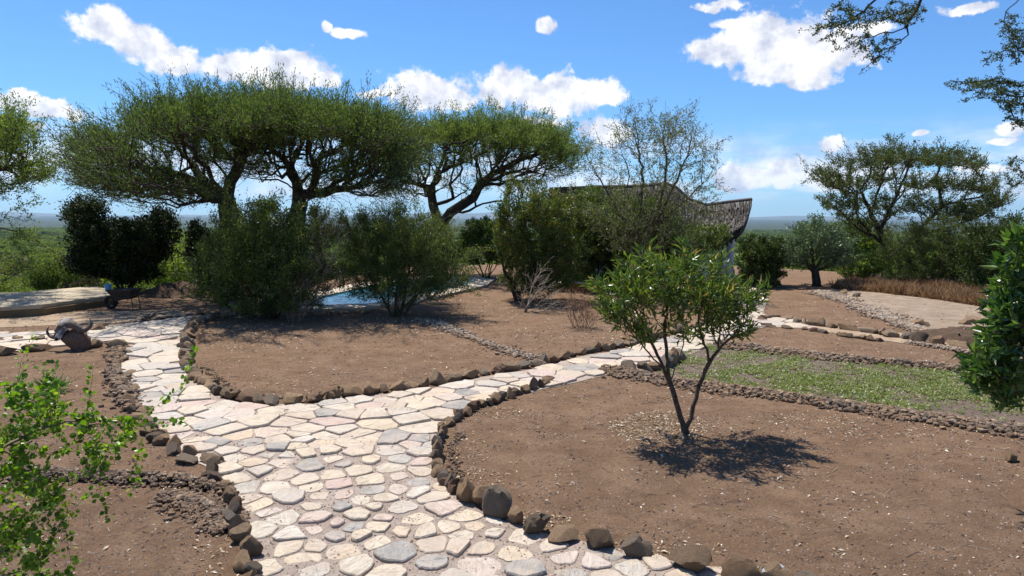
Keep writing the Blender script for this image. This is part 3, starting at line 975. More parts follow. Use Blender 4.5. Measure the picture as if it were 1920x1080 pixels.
def foliage(P, par, rad, n, size, shape=LEAF_TRI, aspect=.45, thin=.02, spread=.06, updir=.3, flat=None, outward=.6, tipbias=None, jit=.5, low=None, clump=0):
    """leaves along the thin twigs"""
    e = np.arange(1, len(P)); p_ = par[e]
    m_ = rad[e] < thin
    e = e[m_]; p_ = p_[m_]
    L = np.linalg.norm(P[e] - P[p_], axis=1)
    wt = L.copy()
    if tipbias is not None: wt *= tipbias[e]
    if clump:
        cn = vnoise(P[e, 0] + P[e, 2] * .6, P[e, 1] - P[e, 2] * .8, clump, 91) + .6 * vnoise(P[e, 0] - P[e, 2], P[e, 1] + P[e, 2], clump * .45, 92)
        wt *= np.clip(cn * 1.9 + .55, .04, 1)
    if low is not None:
        zz = P[e, 2]; z0_, z1_ = np.quantile(zz, .05), np.quantile(zz, .6)
        wt *= np.clip((zz - z0_) / (z1_ - z0_), low, 1)
    wt /= wt.sum()
    k = rng.choice(len(e), n, p=wt)
    f = rng.random((n, 1))
    pos = P[p_[k]] * (1 - f) + P[e[k]] * f + rng.normal(0, spread, (n, 3))
    dirs = unit(unit(P[e[k]] - P[p_[k]]) * outward + rng.normal(0, jit, (n, 3)) + [0, 0, updir])
    X_, Y_, Z_ = frames(dirs, up=flat)
    s_ = size * rng.uniform(.6, 1.35, n)
    sz = np.column_stack([s_ * aspect, s_, s_])
    return scatter_template(shape[0], shape[1], pos, X_, Y_, Z_, sz)


def tree(name, label, cat, limbs, ells, ntar, nleaf, lsize, leafm, barkm, rootR, r0=.004, group=None, alpha=.3, step=.25, wig=.04, shape=LEAF_TRI,
         aspect=.45, thin=.02, spread=.06, updir=.3, flat=None, outward=.6, shoots=0, shoot_len=.4, shoot_up=.7, parts=('trunk', 'crown'), extra_targets=None, jit=.5, upc=0.0, low=None, clump=0):
    T = ell_targets(ells, ntar)
    if extra_targets is not None: T = np.vstack([T, extra_targets])
    P, par = grow(limbs, T, alpha, step, wig, upc)
    if shoots:
        kids = np.zeros(len(P), int); np.add.at(kids, par[1:], 1)
        tips = np.where(kids == 0)[0]
        sel = rng.choice(tips, shoots)
        d0 = unit(P[sel] - P[par[sel]]); cen = T.mean(0)
        outd = unit(P[sel] - cen) * [1, 1, .6]
        d0 = unit(d0 * .5 + outd * .55 + [0, 0, shoot_up] + rng.normal(0, .35, (shoots, 3)))
        ln = shoot_len * rng.uniform(.4, 1.2, shoots) * rng.choice([1, 1, 1, 1.9], shoots)
        cur = P[sel]; pi = sel; NP, NPAR = [P], [par]; base = len(P)
        for s_ in range(3):
            d0 = unit(d0 + rng.normal(0, .16, d0.shape) + [0, 0, -.04])
            cur = cur + d0 * (ln / 3)[:, None]
            NP.append(cur); NPAR.append(pi); pi = np.arange(base, base + shoots); base += shoots
        P = np.vstack(NP); par = np.concatenate(NPAR)
    rad, cnt, kids = radii(P, par, r0, rootR)
    if rad[0] > 0:
        flare = np.exp(-np.clip(np.linalg.norm(P - P[0], axis=1) / (rootR * 3), 0, 20)); rad = rad * (1 + .35 * flare * (rad > rootR * .5))
    V_, F_ = tubes(P, par, rad, cnt)
    root = empty(name, tuple(P[0]), label=label, cat=cat, group=group)
    link(parts[0], np_mesh(parts[0], V_, F_, True), root, M[barkm])
    if nleaf:
        V_, F_, t_ = foliage(P, par, rad, nleaf, lsize, shape, aspect, thin, spread, updir, flat, outward, jit=jit, low=low, clump=clump)
        link(parts[1], np_mesh(parts[1], V_, F_, False, {'tint': t_}), root, M[leafm])
    return root


def PX(Y, *pts, ground=True):
    """polyline through pixels at depth Y (a pixel may bring its own depth as a third value)"""
    return [at(q[0], q[1], q[2] if len(q) > 2 else Y) for q in pts]


def base(px, Y):
    q = at(px, 540, Y); return Vector((q.x, Y, Hf(q.x, Y) - .05))


# --- the umbrella acacias
Y1 = 17.4
tree('acacia_tree', 'wide flat topped acacia with green crown behind the dark bush on the left', 'tree',
     [[base(425, Y1)] + PX(Y1, (430, 470), (428, 400), (425, 378)),
      PX(Y1, (425, 378), (400, 358), (365, 342), (320, 325, Y1 - .6), (265, 312, Y1 - 1.2), (215, 300, Y1 - 1.8), (170, 290, Y1 - 2)),
      PX(Y1, (427, 382), (432, 340), (448, 305), (445, 275), (418, 245), (370, 215)),
      PX(Y1, (440, 320), (462, 290, Y1 - .8), (500, 250, Y1 - 1.5), (520, 215, Y1 - 2)),
      PX(Y1, (400, 358), (370, 320, Y1 + 1), (330, 270, Y1 + 2), (300, 235, Y1 + 2.6)),
      PX(Y1, (445, 300), (400, 270, Y1 + 1), (360, 220, Y1 + 2)),
      PX(Y1, (425, 378), (390, 372, Y1 - 1), (350, 352, Y1 - 2), (300, 350, Y1 - 3))],
     [(365, 232, Y1, 80, 30, 4.4, 3.0), (450, 234, Y1, 84, 30, 4.2, 2.8), (300, 248, Y1, 70, 30, 3.8, 1.8), (212, 282, Y1 - .5, 60, 28, 3.6, 1.6),
      (165, 305, Y1 - 1, 40, 48, 3.0, .9), (240, 325, Y1 - .5, 96, 40, 3.6, 1.2), (400, 285, Y1, 100, 40, 2.4, .8), (310, 360, Y1 - 1, 110, 34, 2, 1.1), (190, 350, Y1 - 1.5, 50, 34, 1.6, 1), (480, 255, Y1, 56, 40, 2.5, 1)],
     3200, 165000, .055, 'acacia_leaf', 'bark', .23, r0=.0045, step=.28, wig=.05, aspect=.32, thin=.017, spread=.05, shoots=3600, shoot_len=.52, jit=.4, alpha=.22, low=.42, outward=.9, clump=1.0)
Y2 = 17.6
tree('acacia_tree', 'broad acacia with twisted low limbs spreading over the pool bushes', 'tree',
     [[base(518, Y2)] + PX(Y2, (552, 470), (558, 400), (560, 365)),
      PX(Y2, (560, 365), (556, 340), (545, 318), (530, 296), (515, 286), (490, 288), (465, 280), (440, 262)),
      PX(Y2, (560, 365), (590, 362), (620, 356), (628, 342), (621, 326), (632, 318), (650, 320), (655, 300), (660, 270)),
      PX(Y2, (572, 363), (590, 340), (592, 325), (590, 302), (610, 292), (640, 280)),
      PX(Y2, (594, 325), (612, 322), (622, 330)),
      PX(Y2, (620, 358), (660, 352, Y2 - .8), (700, 342, Y2 - 1.4), (740, 330, Y2 - 1.6)),
      PX(Y2, (545, 318), (560, 280, Y2 + .8), (580, 240, Y2 + 1.4))],
     [(540, 228, Y2, 66, 26, 3.6, 2.0), (615, 240, Y2, 76, 26, 3.8, 2.4), (695, 258, Y2, 60, 34, 3.4, 2.2), (728, 298, Y2, 44, 44, 2.2, 1.6), (480, 222, Y2, 55, 28, 2.6, 1.2),
      (650, 310, Y2, 76, 32, 2.0, 1.0), (540, 270, Y2, 90, 34, 2.4, .6), (700, 345, Y2 - .5, 70, 26, 1.6, .9), (490, 310, Y2, 60, 35, 2, .6), (600, 345, Y2, 60, 26, 1.6, .4)],
     2700, 140000, .055, 'acacia_leaf', 'bark', .20, r0=.0045, step=.26, wig=.05, aspect=.32, thin=.017, spread=.05, shoots=3400, shoot_len=.52, jit=.4, alpha=.22, low=.42, outward=.9, clump=1.0)
Y3 = 25.0
tree('acacia_tree', 'bright green umbrella acacia with splayed black limbs in the middle', 'tree',
     [[base(825, Y3)] + PX(Y3, (826, 470), (828, 425)),
      PX(Y3, (828, 425), (818, 405), (812, 385), (809, 365), (812, 345), (822, 325), (845, 312), (875, 302), (890, 285)),
      PX(Y3, (809, 362), (795, 350), (778, 345), (762, 330), (730, 318, Y3 - 1)),
      PX(Y3, (828, 425), (845, 398), (870, 382), (888, 370), (900, 345), (925, 325), (960, 308), (1000, 292), (1035, 285)),
      PX(Y3, (850, 412), (880, 395, Y3 - .6), (905, 382, Y3 - 1), (930, 377, Y3 - 1.4), (975, 372, Y3 - 2)),
      PX(Y3, (820, 388), (850, 372, Y3 + .6), (872, 360, Y3 + 1.2), (900, 330, Y3 + 2)),
      PX(Y3, (905, 340), (898, 315), (890, 295)), PX(Y3, (905, 340), (940, 330, Y3 + 1), (990, 315, Y3 + 2))],
     [(820, 262, Y3, 84, 18, 3.4, 2.2), (900, 256, Y3, 100, 20, 3.6, 2.6), (980, 270, Y3, 76, 24, 3.2, 2.4), (1040, 302, Y3, 40, 36, 2.6, 1.6), (765, 285, Y3, 40, 26, 2.6, 1.4),
      (880, 295, Y3, 130, 24, 3, .9), (780, 322, Y3, 56, 28, 2.6, .9), (960, 330, Y3, 80, 26, 2.4, .7), (760, 355, Y3, 60, 22, 2, .7), (860, 345, Y3, 70, 26, 2, .4)],
     2500, 120000, .068, 'acacia_leaf_bright', 'bark', .24, r0=.0048, step=.3, wig=.05, aspect=.32, thin=.017, spread=.055, shoots=3600, shoot_len=.52, jit=.4, alpha=.2, low=.36, outward=.9, clump=1.1)
Y4 = 25.5
tree('acacia_tree', 'open grey green acacia with layered crown above the dry grass on the right', 'tree',
     [[base(1662, Y4)] + PX(Y4, (1661, 500), (1658, 455), (1650, 435), (1634, 405), (1622, 378), (1612, 350)),
      PX(Y4, (1650, 437), (1664, 402), (1680, 370), (1690, 345), (1702, 318), (1715, 300)),
      PX(Y4, (1636, 410), (1640, 380), (1650, 350), (1660, 320)),
      PX(Y4, (1660, 480), (1705, 450), (1752, 402), (1765, 386), (1761, 355), (1756, 330), (1765, 305)),
      PX(Y4, (1762, 390), (1795, 380), (1825, 372), (1850, 360)),
      PX(Y4, (1720, 440), (1785, 426), (1815, 414), (1850, 398), (1880, 385)),
      PX(Y4, (1655, 460), (1625, 438), (1600, 420), (1575, 395)), PX(Y4, (1622, 378), (1590, 360, Y4 + 1), (1560, 345, Y4 + 1.5))],
     [(1555, 335, Y4, 36, 14, 1.8, 1), (1600, 308, Y4, 50, 12, 2.4, 1.1), (1665, 300, Y4, 56, 16, 2.6, 1.2), (1725, 300, Y4, 50, 14, 2.4, 1.1), (1785, 303, Y4, 46, 14, 2.2, 1), (1828, 312, Y4, 22, 8, 1.6, 1),
      (1590, 345, Y4, 56, 16, 2.4, .8), (1650, 338, Y4, 46, 18, 2.4, .7), (1710, 345, Y4, 44, 16, 2.4, .7), (1770, 345, Y4, 36, 14, 2.2, .7), (1835, 352, Y4, 44, 11, 2, 1.1), (1868, 378, Y4, 36, 10, 1.8, 1.1),
      (1815, 402, Y4, 46, 12, 1.8, .9), (1585, 385, Y4, 44, 24, 2, .8), (1680, 385, Y4, 56, 26, 2, .8), (1620, 420, Y4, 46, 24, 2, .6), (1770, 395, Y4, 60, 22, 2, .6)],
     1700, 60000, .072, 'dull_leaf', 'bark', .15, r0=.0055, step=.3, wig=.07, aspect=.42, thin=.02, spread=.05, shoots=900, shoot_len=.5, jit=.5, alpha=.2, clump=1.1)
Y5 = 17.5
tree('acacia_tree', 'acacia crown reaching in at the left edge with bare lower twigs', 'tree',
     [[base(-170, Y5)] + PX(Y5, (-165, 480), (-150, 400), (-120, 360)),
      PX(Y5, (-120, 360), (-70, 340), (-10, 320), (40, 305)),
      PX(Y5, (-150, 400), (-80, 396), (-10, 400), (30, 410), (60, 412)), PX(Y5, (-150, 430), (-60, 418, Y5 - 1), (0, 428, Y5 - 1.5), (50, 440, Y5 - 2), (95, 470, Y5 - 2)),
      PX(Y5, (-120, 360), (-140, 300), (-120, 250)), PX(Y5, (-160, 470), (-60, 560, Y5 - 1), (20, 520, Y5 - 1.5), (70, 500, Y5 - 2))],
     [(10, 275, Y5, 60, 48, 1.8, 1.6), (-70, 260, Y5, 80, 60, 2.4, 1.5), (50, 330, Y5, 40, 30, 1.5, 1.2), (-160, 260, Y5, 80, 60, 2.4, 1), (-20, 350, Y5, 70, 25, 1.6, .5), (50, 395, Y5 - 1, 50, 22, 1, .12), (50, 470, Y5 - 2, 50, 40, 1, .10)],
     750, 42000, .065, 'acacia_leaf_bright', 'bark', .18, r0=.004, step=.25, wig=.06, aspect=.4, thin=.014, spread=.05, shoots=900, shoot_len=.45, alpha=.25)

# --- feathery pale tree before the thatched roof
Y6 = 18.6
tree('feathery_tree', 'tall sparse grey green tree with thin airy branches before the thatched roof', 'tree',
     [[base(1190, Y6)] + PX(Y6, (1192, 500), (1190, 470)),
      PX(Y6, (1190, 470), (1178, 430), (1150, 380), (1120, 330), (1100, 290)),
      PX(Y6, (1190, 470), (1200, 410), (1205, 350), (1200, 290), (1192, 230)),
      PX(Y6, (1192, 480), (1230, 420), (1262, 350), (1290, 290), (1300, 240)),
      PX(Y6, (1190, 490), (1175, 440), (1170, 380), (1180, 330), (1160, 270)),
      PX(Y6, (1210, 450), (1240, 370), (1250, 300), (1240, 240)),
      PX(Y6, (1230, 420), (1280, 380), (1330, 330), (1345, 300))],
     [(1200, 250, Y6, 60, 48, 1.2, .8), (1270, 255, Y6, 62, 48, 1.3, .9), (1120, 300, Y6, 42, 40, 1.1, .6), (1320, 300, Y6, 38, 40, 1.1, .7), (1220, 330, Y6, 90, 50, 1.4, .7),
      (1170, 400, Y6, 90, 50, 1.5, .8), (1290, 380, Y6, 70, 45, 1.4, .8), (1220, 440, Y6, 100, 50, 1.5, 1.1)],
     1400, 24000, .066, 'willow_leaf', 'bark_brown', .10, r0=.0035, step=.18, wig=.035, aspect=.30, thin=.012, spread=.04, shoots=600, shoot_len=.35, shoot_up=.4, updir=0, alpha=.35)


# --- rounded shrubs
def shrub(name, label, px, Y, ells, nt_, nl, ls, lm, bm_='bark', stems=7, rootR=.05, aspect=.5, cat='bush', group=None, spread=.05, dens_stem_h=.5, shape=LEAF_TRI, **kw):
    b0 = base(px, Y)
    cx = np.mean([at(e[0], e[1], e[2]).x for e in ells]); tops = [at(e[0], e[1], e[2]) for e in ells]
    root = b0
    limbs = [[root, root + Vector((0, 0, .08))]]
    for k in range(stems):
        a = 6.283 * k / stems + random.uniform(-.3, .3)
        t_ = random.choice(tops)
        e_ = random.choice(ells); hw = e_[3] * Y / 1280
        tgt = Vector((t_.x + math.cos(a) * hw * .5, t_.y + math.sin(a) * hw * .5, t_.z + random.uniform(-.1, .2)))
        mid_ = root.lerp(tgt, .45) + Vector((math.cos(a) * .12, math.sin(a) * .12, .05))
        q0 = root + Vector((math.cos(a) * .10, math.sin(a) * .10, .03))
        limbs.append([root, q0, mid_, tgt])
    return tree(name, label, cat, limbs, ells, nt_, nl, ls, lm, bm_, rootR, group=group, r0=kw.pop('r0', .0032), step=kw.pop('step', .14), wig=kw.pop('wig', .03), aspect=aspect,
                thin=kw.pop('thin', .012), spread=spread, parts=('stems', 'foliage'), alpha=kw.pop('alpha', .3), shape=shape, **kw)


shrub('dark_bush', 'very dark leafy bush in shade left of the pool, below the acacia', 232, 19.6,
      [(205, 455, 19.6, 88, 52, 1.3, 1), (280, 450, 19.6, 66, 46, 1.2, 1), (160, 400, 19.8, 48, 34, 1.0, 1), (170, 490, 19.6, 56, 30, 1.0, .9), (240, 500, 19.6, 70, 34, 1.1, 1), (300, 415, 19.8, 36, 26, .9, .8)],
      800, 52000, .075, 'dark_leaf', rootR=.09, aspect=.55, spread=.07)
shrub('leafy_bush', 'big rounded glossy green bush nearest the stone path', 505, 14.3,
           [(480, 432, 14.4, 76, 54, .9, 1.3), (445, 500, 14.3, 80, 66, .9, 1.3), (520, 510, 14.2, 80, 70, .9, 1.2), (412, 530, 14.4, 46, 50, .6, 1), (570, 440, 14.5, 60, 50, .8, .9), (600, 510, 14.4, 50, 50, .7, .6), (500, 560, 14.1, 100, 34, .8, 1.2)],
      1100, 88000, .044, 'shrub_leaf', rootR=.06, stems=9, aspect=.5, spread=.05, shoots=1000, shoot_len=.26, clump=.5)
shrub('dark_bush', 'small dark bush peeping out between the big dark bush and the glossy bush', 376, 20.2,
      [(375, 440, 20.2, 28, 30, .7, 1), (365, 475, 20.2, 26, 26, .7, 1), (390, 500, 20.2, 26, 30, .7, 1)], 220, 9000, .07, 'dark_leaf', rootR=.05, stems=5)
for px_, py_, w_, h_, lm_, lab_ in [(640, 500, 50, 22, 'shrub_leaf', 'low olive scrub right behind the left end of the pool'), (575, 495, 40, 24, 'dull_leaf', 'brownish scrub behind the glossy bush, left of the pool'),
                                   (720, 492, 50, 20, 'acacia_leaf', 'low green scrub behind the pool and the twiggy bush'), (810, 488, 50, 22, 'shrub_leaf', 'low scrub behind the right end of the pool'),
                                   (1010, 490, 44, 24, 'middark_leaf', 'dark scrub behind the leaning bush')]:
    shrub('low_scrub', lab_, px_, 25.3, [(px_, py_, 25.3, w_, h_, .8, 1), (px_ + 20, py_ - 8, 25.5, w_ * .6, h_ * .8, .7, 1)], 200, 9000, .08, lm_, rootR=.04, group='low scrub behind the pool')
shrub('dry_shrub', 'bare pinkish grey twiggy shrub leaning beside the big glossy bush', 548, 13.9,
      [(610, 420, 14.2, 40, 46, .5, 1), (605, 500, 13.9, 50, 50, .5, 1.2), (560, 550, 13.7, 50, 34, .5, 1), (640, 440, 14.2, 25, 30, .4, .6)],
      620, 1500, .03, 'straw', 'bark_pale', rootR=.03, r0=.0028, wig=.05, stems=8, alpha=.5)
shrub('leafy_bush', 'twiggy rounded green bush standing in front of the pool', 742, 14.9,
      [(740, 430, 15.0, 70, 36, .9, 1), (700, 490, 14.9, 56, 50, .9, 1), (790, 470, 14.9, 66, 50, .9, 1), (760, 520, 14.9, 90, 44, .9, 1), (850, 500, 14.9, 34, 34, .6, .8), (676, 450, 15.0, 40, 46, .6, .9), (750, 450, 15.0, 100, 50, .9, 1), (745, 545, 14.8, 96, 28, .8, 1.2), (830, 535, 14.9, 54, 28, .7, 1)],
      1700, 84000, .042, 'shrub_leaf', 'bark_brown', rootR=.05, stems=11, aspect=.36, spread=.045, shoots=1000, shoot_len=.30, wig=.045, clump=.5)
YB = 17.6
tree('leaning_bush', 'tall leafy bush on a dark leaning trunk right of the pool', 'bush',
     [[base(975, YB)] + PX(YB, (962, 535), (945, 505), (940, 480)), PX(YB, (945, 505), (975, 450), (990, 400)), PX(YB, (960, 535), (1010, 490), (1040, 440)), PX(YB, (940, 480), (930, 440), (950, 400))],
     [(995, 390, YB, 56, 44, .9, 1), (960, 430, YB, 40, 50, .8, .9), (1030, 430, YB, 46, 56, .9, 1), (1000, 480, YB, 56, 40, .9, .9), (1060, 400, YB + .5, 36, 40, .7, .9), (1010, 520, YB, 80, 36, .9, 1.0), (1050, 480, YB, 50, 44, .9, .9)],
     900, 62000, .056, 'autumn_leaf', 'bark', .09, r0=.0035, step=.16, wig=.04, aspect=.42, thin=.013, spread=.05, parts=('trunk', 'foliage'), shoots=400, shoot_len=.25)
shrub('leafy_bush', 'small light green bush on several thin stems behind the pool end', 912, 24.0,
      [(905, 440, 24, 46, 34, 1, 1), (880, 465, 24, 34, 28, .9, .9), (935, 465, 24, 34, 28, .9, .9)], 360, 22000, .08, 'acacia_leaf', rootR=.06, stems=6)
shrub('leafy_bush', 'dense olive bush before the thatched roof, left of the pale tree', 1115, 20.5,
      [(1100, 408, 20.5, 60, 50, 1.1, 1.1), (1130, 470, 20.5, 60, 46, 1.1, 1), (1070, 480, 20.6, 50, 54, 1, .9), (1110, 515, 20.4, 70, 30, 1, 1)], 620, 42000, .065, 'shrub_leaf', rootR=.07)
shrub('leafy_bush', 'dense green bush under the pale airy tree', 1235, 19.6,
      [(1215, 412, 19.7, 66, 50, 1, 1), (1270, 460, 19.6, 64, 50, 1.1, 1), (1190, 480, 19.6, 50, 44, 1, 1), (1250, 510, 19.5, 70, 30, 1, .9)], 700, 50000, .06, 'shrub_leaf', rootR=.07)
shrub('leafy_bush', 'tall fresh green bush rising against the thatched roof behind the pale tree', 1165, 21.3,
      [(1150, 400, 21.3, 50, 34, 1, 1), (1085, 412, 21.4, 46, 40, 1, 1), (1215, 418, 21.2, 46, 36, 1, 1), (1110, 372, 21.3, 26, 22, .6, .8), (1165, 450, 21.2, 90, 40, 1, .9)], 620, 28000, .066, 'shrub_leaf', rootR=.07, shoots=500, shoot_len=.3, clump=.6)
shrub('leafy_bush', 'green bush covering the corner of the white wall', 1322, 20.6,
      [(1312, 446, 20.6, 42, 28, .7, 1), (1272, 480, 20.6, 34, 32, .7, 1), (1350, 436, 20.9, 24, 18, .5, .7)], 320, 15000, .06, 'shrub_leaf', rootR=.05)
shrub('round_bush', 'dark rounded bush right of the white wall', 1432, 21.6,
      [(1430, 485, 21.6, 46, 44, 1, 1), (1410, 465, 21.6, 30, 28, .8, 1), (1455, 470, 21.6, 30, 30, .8, 1), (1430, 515, 21.5, 52, 22, .9, 1)], 420, 22000, .07, 'middark_leaf', rootR=.06, spread=.05)
tree('round_tree', 'small round blue green tree with short forked trunk by the drive', 'tree',
     [[base(1530, 21.8)] + PX(21.8, (1530, 522), (1528, 508)), PX(21.8, (1528, 508), (1510, 490), (1495, 470)), PX(21.8, (1528, 508), (1540, 485), (1550, 450)), PX(21.8, (1530, 512), (1560, 495), (1580, 470)), PX(21.8, (1528, 508), (1524, 480), (1520, 450))],
     [(1530, 455, 21.8, 60, 30, 1.3, 1), (1495, 478, 21.8, 36, 30, 1, 1), (1565, 475, 21.8, 38, 30, 1, 1), (1535, 435, 21.8, 40, 16, 1, .8)],
     480, 22000, .065, 'blue_leaf', 'bark', .11, r0=.004, step=.18, wig=.04, aspect=.5, thin=.014, spread=.05, shoots=300, shoot_len=.25)
shrub('grey_bush', 'wide greyish twiggy bush behind the dry grass', 1750, 22.6,
      [(1695, 458, 22.8, 56, 46, 1.2, 1), (1765, 446, 22.6, 64, 46, 1.2, 1.1), (1720, 505, 22.4, 70, 30, 1.1, 1), (1800, 490, 22.4, 50, 44, 1.2, 1)], 760, 36000, .058, 'dull_leaf', 'bark_brown', rootR=.06, stems=10, spread=.05, aspect=.42)
shrub('dark_bush', 'dark green bush at the right edge behind the dry grass', 1860, 20.4,
      [(1845, 456, 20.4, 58, 44, 1.1, 1), (1900, 448, 20.4, 56, 50, 1.1, 1), (1860, 515, 20.2, 66, 34, 1, 1), (1960, 480, 20.4, 60, 56, 1.2, 1)], 600, 30000, .07, 'middark_leaf', rootR=.07, spread=.06)
shrub('leafy_bush', 'bright green low bush between the round tree and the grey bush', 1615, 24.0,
      [(1615, 500, 24, 54, 26, 1.2, 1), (1590, 480, 24.4, 36, 22, 1, .8), (1650, 490, 24, 30, 22, 1, .8)], 300, 13000, .075, 'acacia_leaf_bright', rootR=.05)
# reddish dry shrub and dead branches
shrub('dry_shrub', 'small reddish brown dry shrub at the edge of the middle bed', 1090, 13.3,
      [(1090, 578, 13.3, 40, 26, .4, 1), (1075, 555, 13.4, 34, 20, .35, .7), (1110, 590, 13.3, 26, 18, .3, .8)], 420, 2600, .022, 'straw', 'twig_red', rootR=.02, r0=.0022, stems=14, step=.09, alpha=.5)
dt = []
tree('dead_branches', 'tangle of fallen grey dead branches below the leaning bush', 'dead branches',
     [[base(985, 15.6), at(1000, 560, 15.4)], PX(15.3, (1000, 572), (1030, 560), (1060, 575), (1090, 600)), PX(15.6, (990, 565), (1000, 530), (1020, 500), (1040, 480)), PX(15.4, (990, 570), (1040, 585), (1080, 590)),
      PX(15.8, (985, 565), (960, 540), (975, 500)), PX(15.3, (990, 575), (1020, 540), (1060, 545), (1100, 560))],
     [(1010, 545, 15.6, 50, 34, .5, 1), (1050, 575, 15.2, 50, 20, .5, 1), (1010, 510, 15.8, 34, 30, .4, .8)], 300, 0, .03, 'straw', 'bark_pale', .035, r0=.003, step=.14, wig=.05, alpha=.6)

# --- small lance-leaved tree in the right bed
YT = G(1285, 812).y
def T7(*p_): return PX(YT, *p_)
tree('young_tree', 'young lance leaved tree on two dark stems casting a shadow in the right bed', 'tree',
     [[Vector((at(1286, 812, YT).x, YT, Hf(at(1286, 812, YT).x, YT) - .03))] + T7((1284, 806)),
      T7((1284, 806), (1272, 768), (1264, 740), (1256, 716)),
      T7((1256, 716), (1244, 690), (1232, 665), (1218, 636), (1202, 600), (1180, 570)),
      T7((1258, 718), (1252, 690), (1250, 655), (1246, 620), (1250, 580)),
      T7((1262, 712), (1270, 682), (1280, 652), (1284, 620, YT + .2), (1290, 570, YT + .3)),
      T7((1288, 806), (1296, 784), (1300, 760), (1308, 730), (1320, 700), (1330, 680), (1348, 656), (1372, 632), (1395, 608)),
      T7((1330, 680), (1326, 655), (1316, 630), (1310, 600), (1318, 560)),
      T7((1348, 656), (1350, 620, YT - .1), (1350, 580, YT - .15)),
      T7((1244, 690), (1215, 660, YT - .2), (1180, 620, YT - .3), (1150, 590, YT - .3)), T7((1372, 632), (1392, 632), (1398, 628))],
     [(1175, 560, YT, 60, 44, .55, 1), (1150, 590, YT - .1, 34, 24, .25, .8), (1235, 530, YT, 62, 48, .62, 1.1), (1300, 535, YT, 60, 46, .62, 1.1), (1350, 560, YT, 44, 44, .5, 1), (1392, 575, YT, 34, 34, .26, 1),
      (1260, 580, YT - .1, 90, 34, .4, .7), (1200, 615, YT - .1, 38, 34, .3, .9), (1365, 618, YT, 44, 24, .25, .9), (1290, 620, YT, 50, 24, .3, .6)],
     460, 5200, .10, 'lance_leaf', 'bark_brown', .034, r0=.0016, step=.07, wig=.012, shape=LEAF_LANCE, aspect=.20, thin=.0052, spread=.014, updir=.2, outward=.65, jit=.62, shoots=380, shoot_len=.14, shoot_up=.9, alpha=.3)

# --- leafy shrub at the right edge
YR = 5.0
rb = at(2010, 840, YR)
tree('glossy_shrub', 'glossy broad leaved shrub at the right edge', 'bush',
     [[Vector((rb.x, YR, -.03)), Vector((rb.x, YR, .15))], [Vector((rb.x, YR, .15))] + PX(YR, (1985, 700), (1900, 650), (1840, 660)), [Vector((rb.x, YR, .15))] + PX(YR, (1985, 650), (1950, 560), (1920, 480)),
      [Vector((rb.x, YR, .15))] + PX(YR, (2000, 560), (1990, 450), (1980, 400)), [Vector((rb.x, YR, .15))] + PX(YR, (1960, 740), (1890, 720), (1850, 740))],
     [(1868, 690, YR, 64, 52, .25, 1.2), (1905, 720, YR, 50, 50, .25, 1), (1915, 600, YR, 50, 60, .28, 1.1), (1888, 570, YR, 34, 40, .2, 1), (1925, 500, YR, 46, 60, .28, 1.1), (1980, 600, YR, 60, 140, .4, 1), (1890, 620, YR, 40, 40, .22, 1), (1955, 440, YR, 40, 40, .3, 1)],
     500, 3900, .104, 'lush_leaf', 'bark_brown', .04, r0=.0018, step=.07, wig=.015, shape=LEAF_LANCE, aspect=.30, thin=.006, spread=.02, updir=.1, parts=('stems', 'foliage'), shoots=300, shoot_len=.08, alpha=.35)

# --- light green thorn bush in the left foreground
YF = 2.75
fb = Vector((-3.0, 2.3, 0))
def near(*p_): return PX(YF, *p_)
tree('thorn_bush', 'sprawling bright green small leaved bush in the left foreground', 'bush',
     [[fb, fb + Vector((.1, .05, .25)), at(-160, 980, YF)],
      [at(-160, 980, YF)] + near((-80, 800), (0, 722), (55, 748), (107, 767), (177, 785), (231, 795), (262, 820)),
      [at(-160, 980, YF)] + near((-90, 900), (0, 843), (80, 803), (150, 790), (225, 790), (268, 779), (305, 752), (335, 730), (358, 695), (370, 655)),
      near((0, 735), (30, 725), (40, 677), (66, 634)), near((160, 780), (166, 763), (172, 715), (175, 686)),
      [at(-160, 980, YF)] + near((-60, 960), (0, 880), (37, 840)), near((150, 785), (180, 830, YF - .1), (190, 870, YF - .1), (186, 905, YF - .1), (204, 978, YF - .1)),
      near((231, 795), (263, 830), (254, 876), (250, 922)), [at(-160, 980, YF)] + near((-60, 1060), (0, 1037), (48, 972), (100, 925), (129, 908)),
      near((-60, 1060), (0, 1080), (60, 1060), (100, 1010), (120, 960)), near((231, 795), (270, 800), (300, 790), (325, 798)),
      near((107, 767), (100, 720), (80, 690)), near((0, 843), (60, 880), (100, 940), (125, 1000), (132, 1050)), [at(-160, 980, YF)] + near((-120, 1080), (-60, 1180), (20, 1150), (60, 1100))],
     [(70, 770, YF, 70, 46, .2, 1.1), (40, 850, YF, 60, 60, .22, 1.4), (60, 930, YF, 60, 50, .22, 1.2), (40, 1010, YF, 60, 50, .22, 1.2), (150, 800, YF, 70, 36, .15, 1), (220, 820, YF, 44, 36, .1, .8),
      (180, 860, YF, 50, 40, .12, .5), (-80, 900, YF, 80, 160, .3, 1), (60, 1060, YF, 70, 34, .2, .6), (120, 960, YF, 30, 50, .12, .4), (30, 740, YF, 36, 26, .1, .6)],
     380, 5400, .0195, 'lime_leaf', 'bark_green', .02, r0=.0008, step=.05, wig=.008, shape=LEAF_ROUND, aspect=.95, thin=.0030, spread=.010, updir=.25, outward=.35, jit=.7, parts=('stems', 'foliage'), alpha=.3, shoots=160, shoot_len=.06)

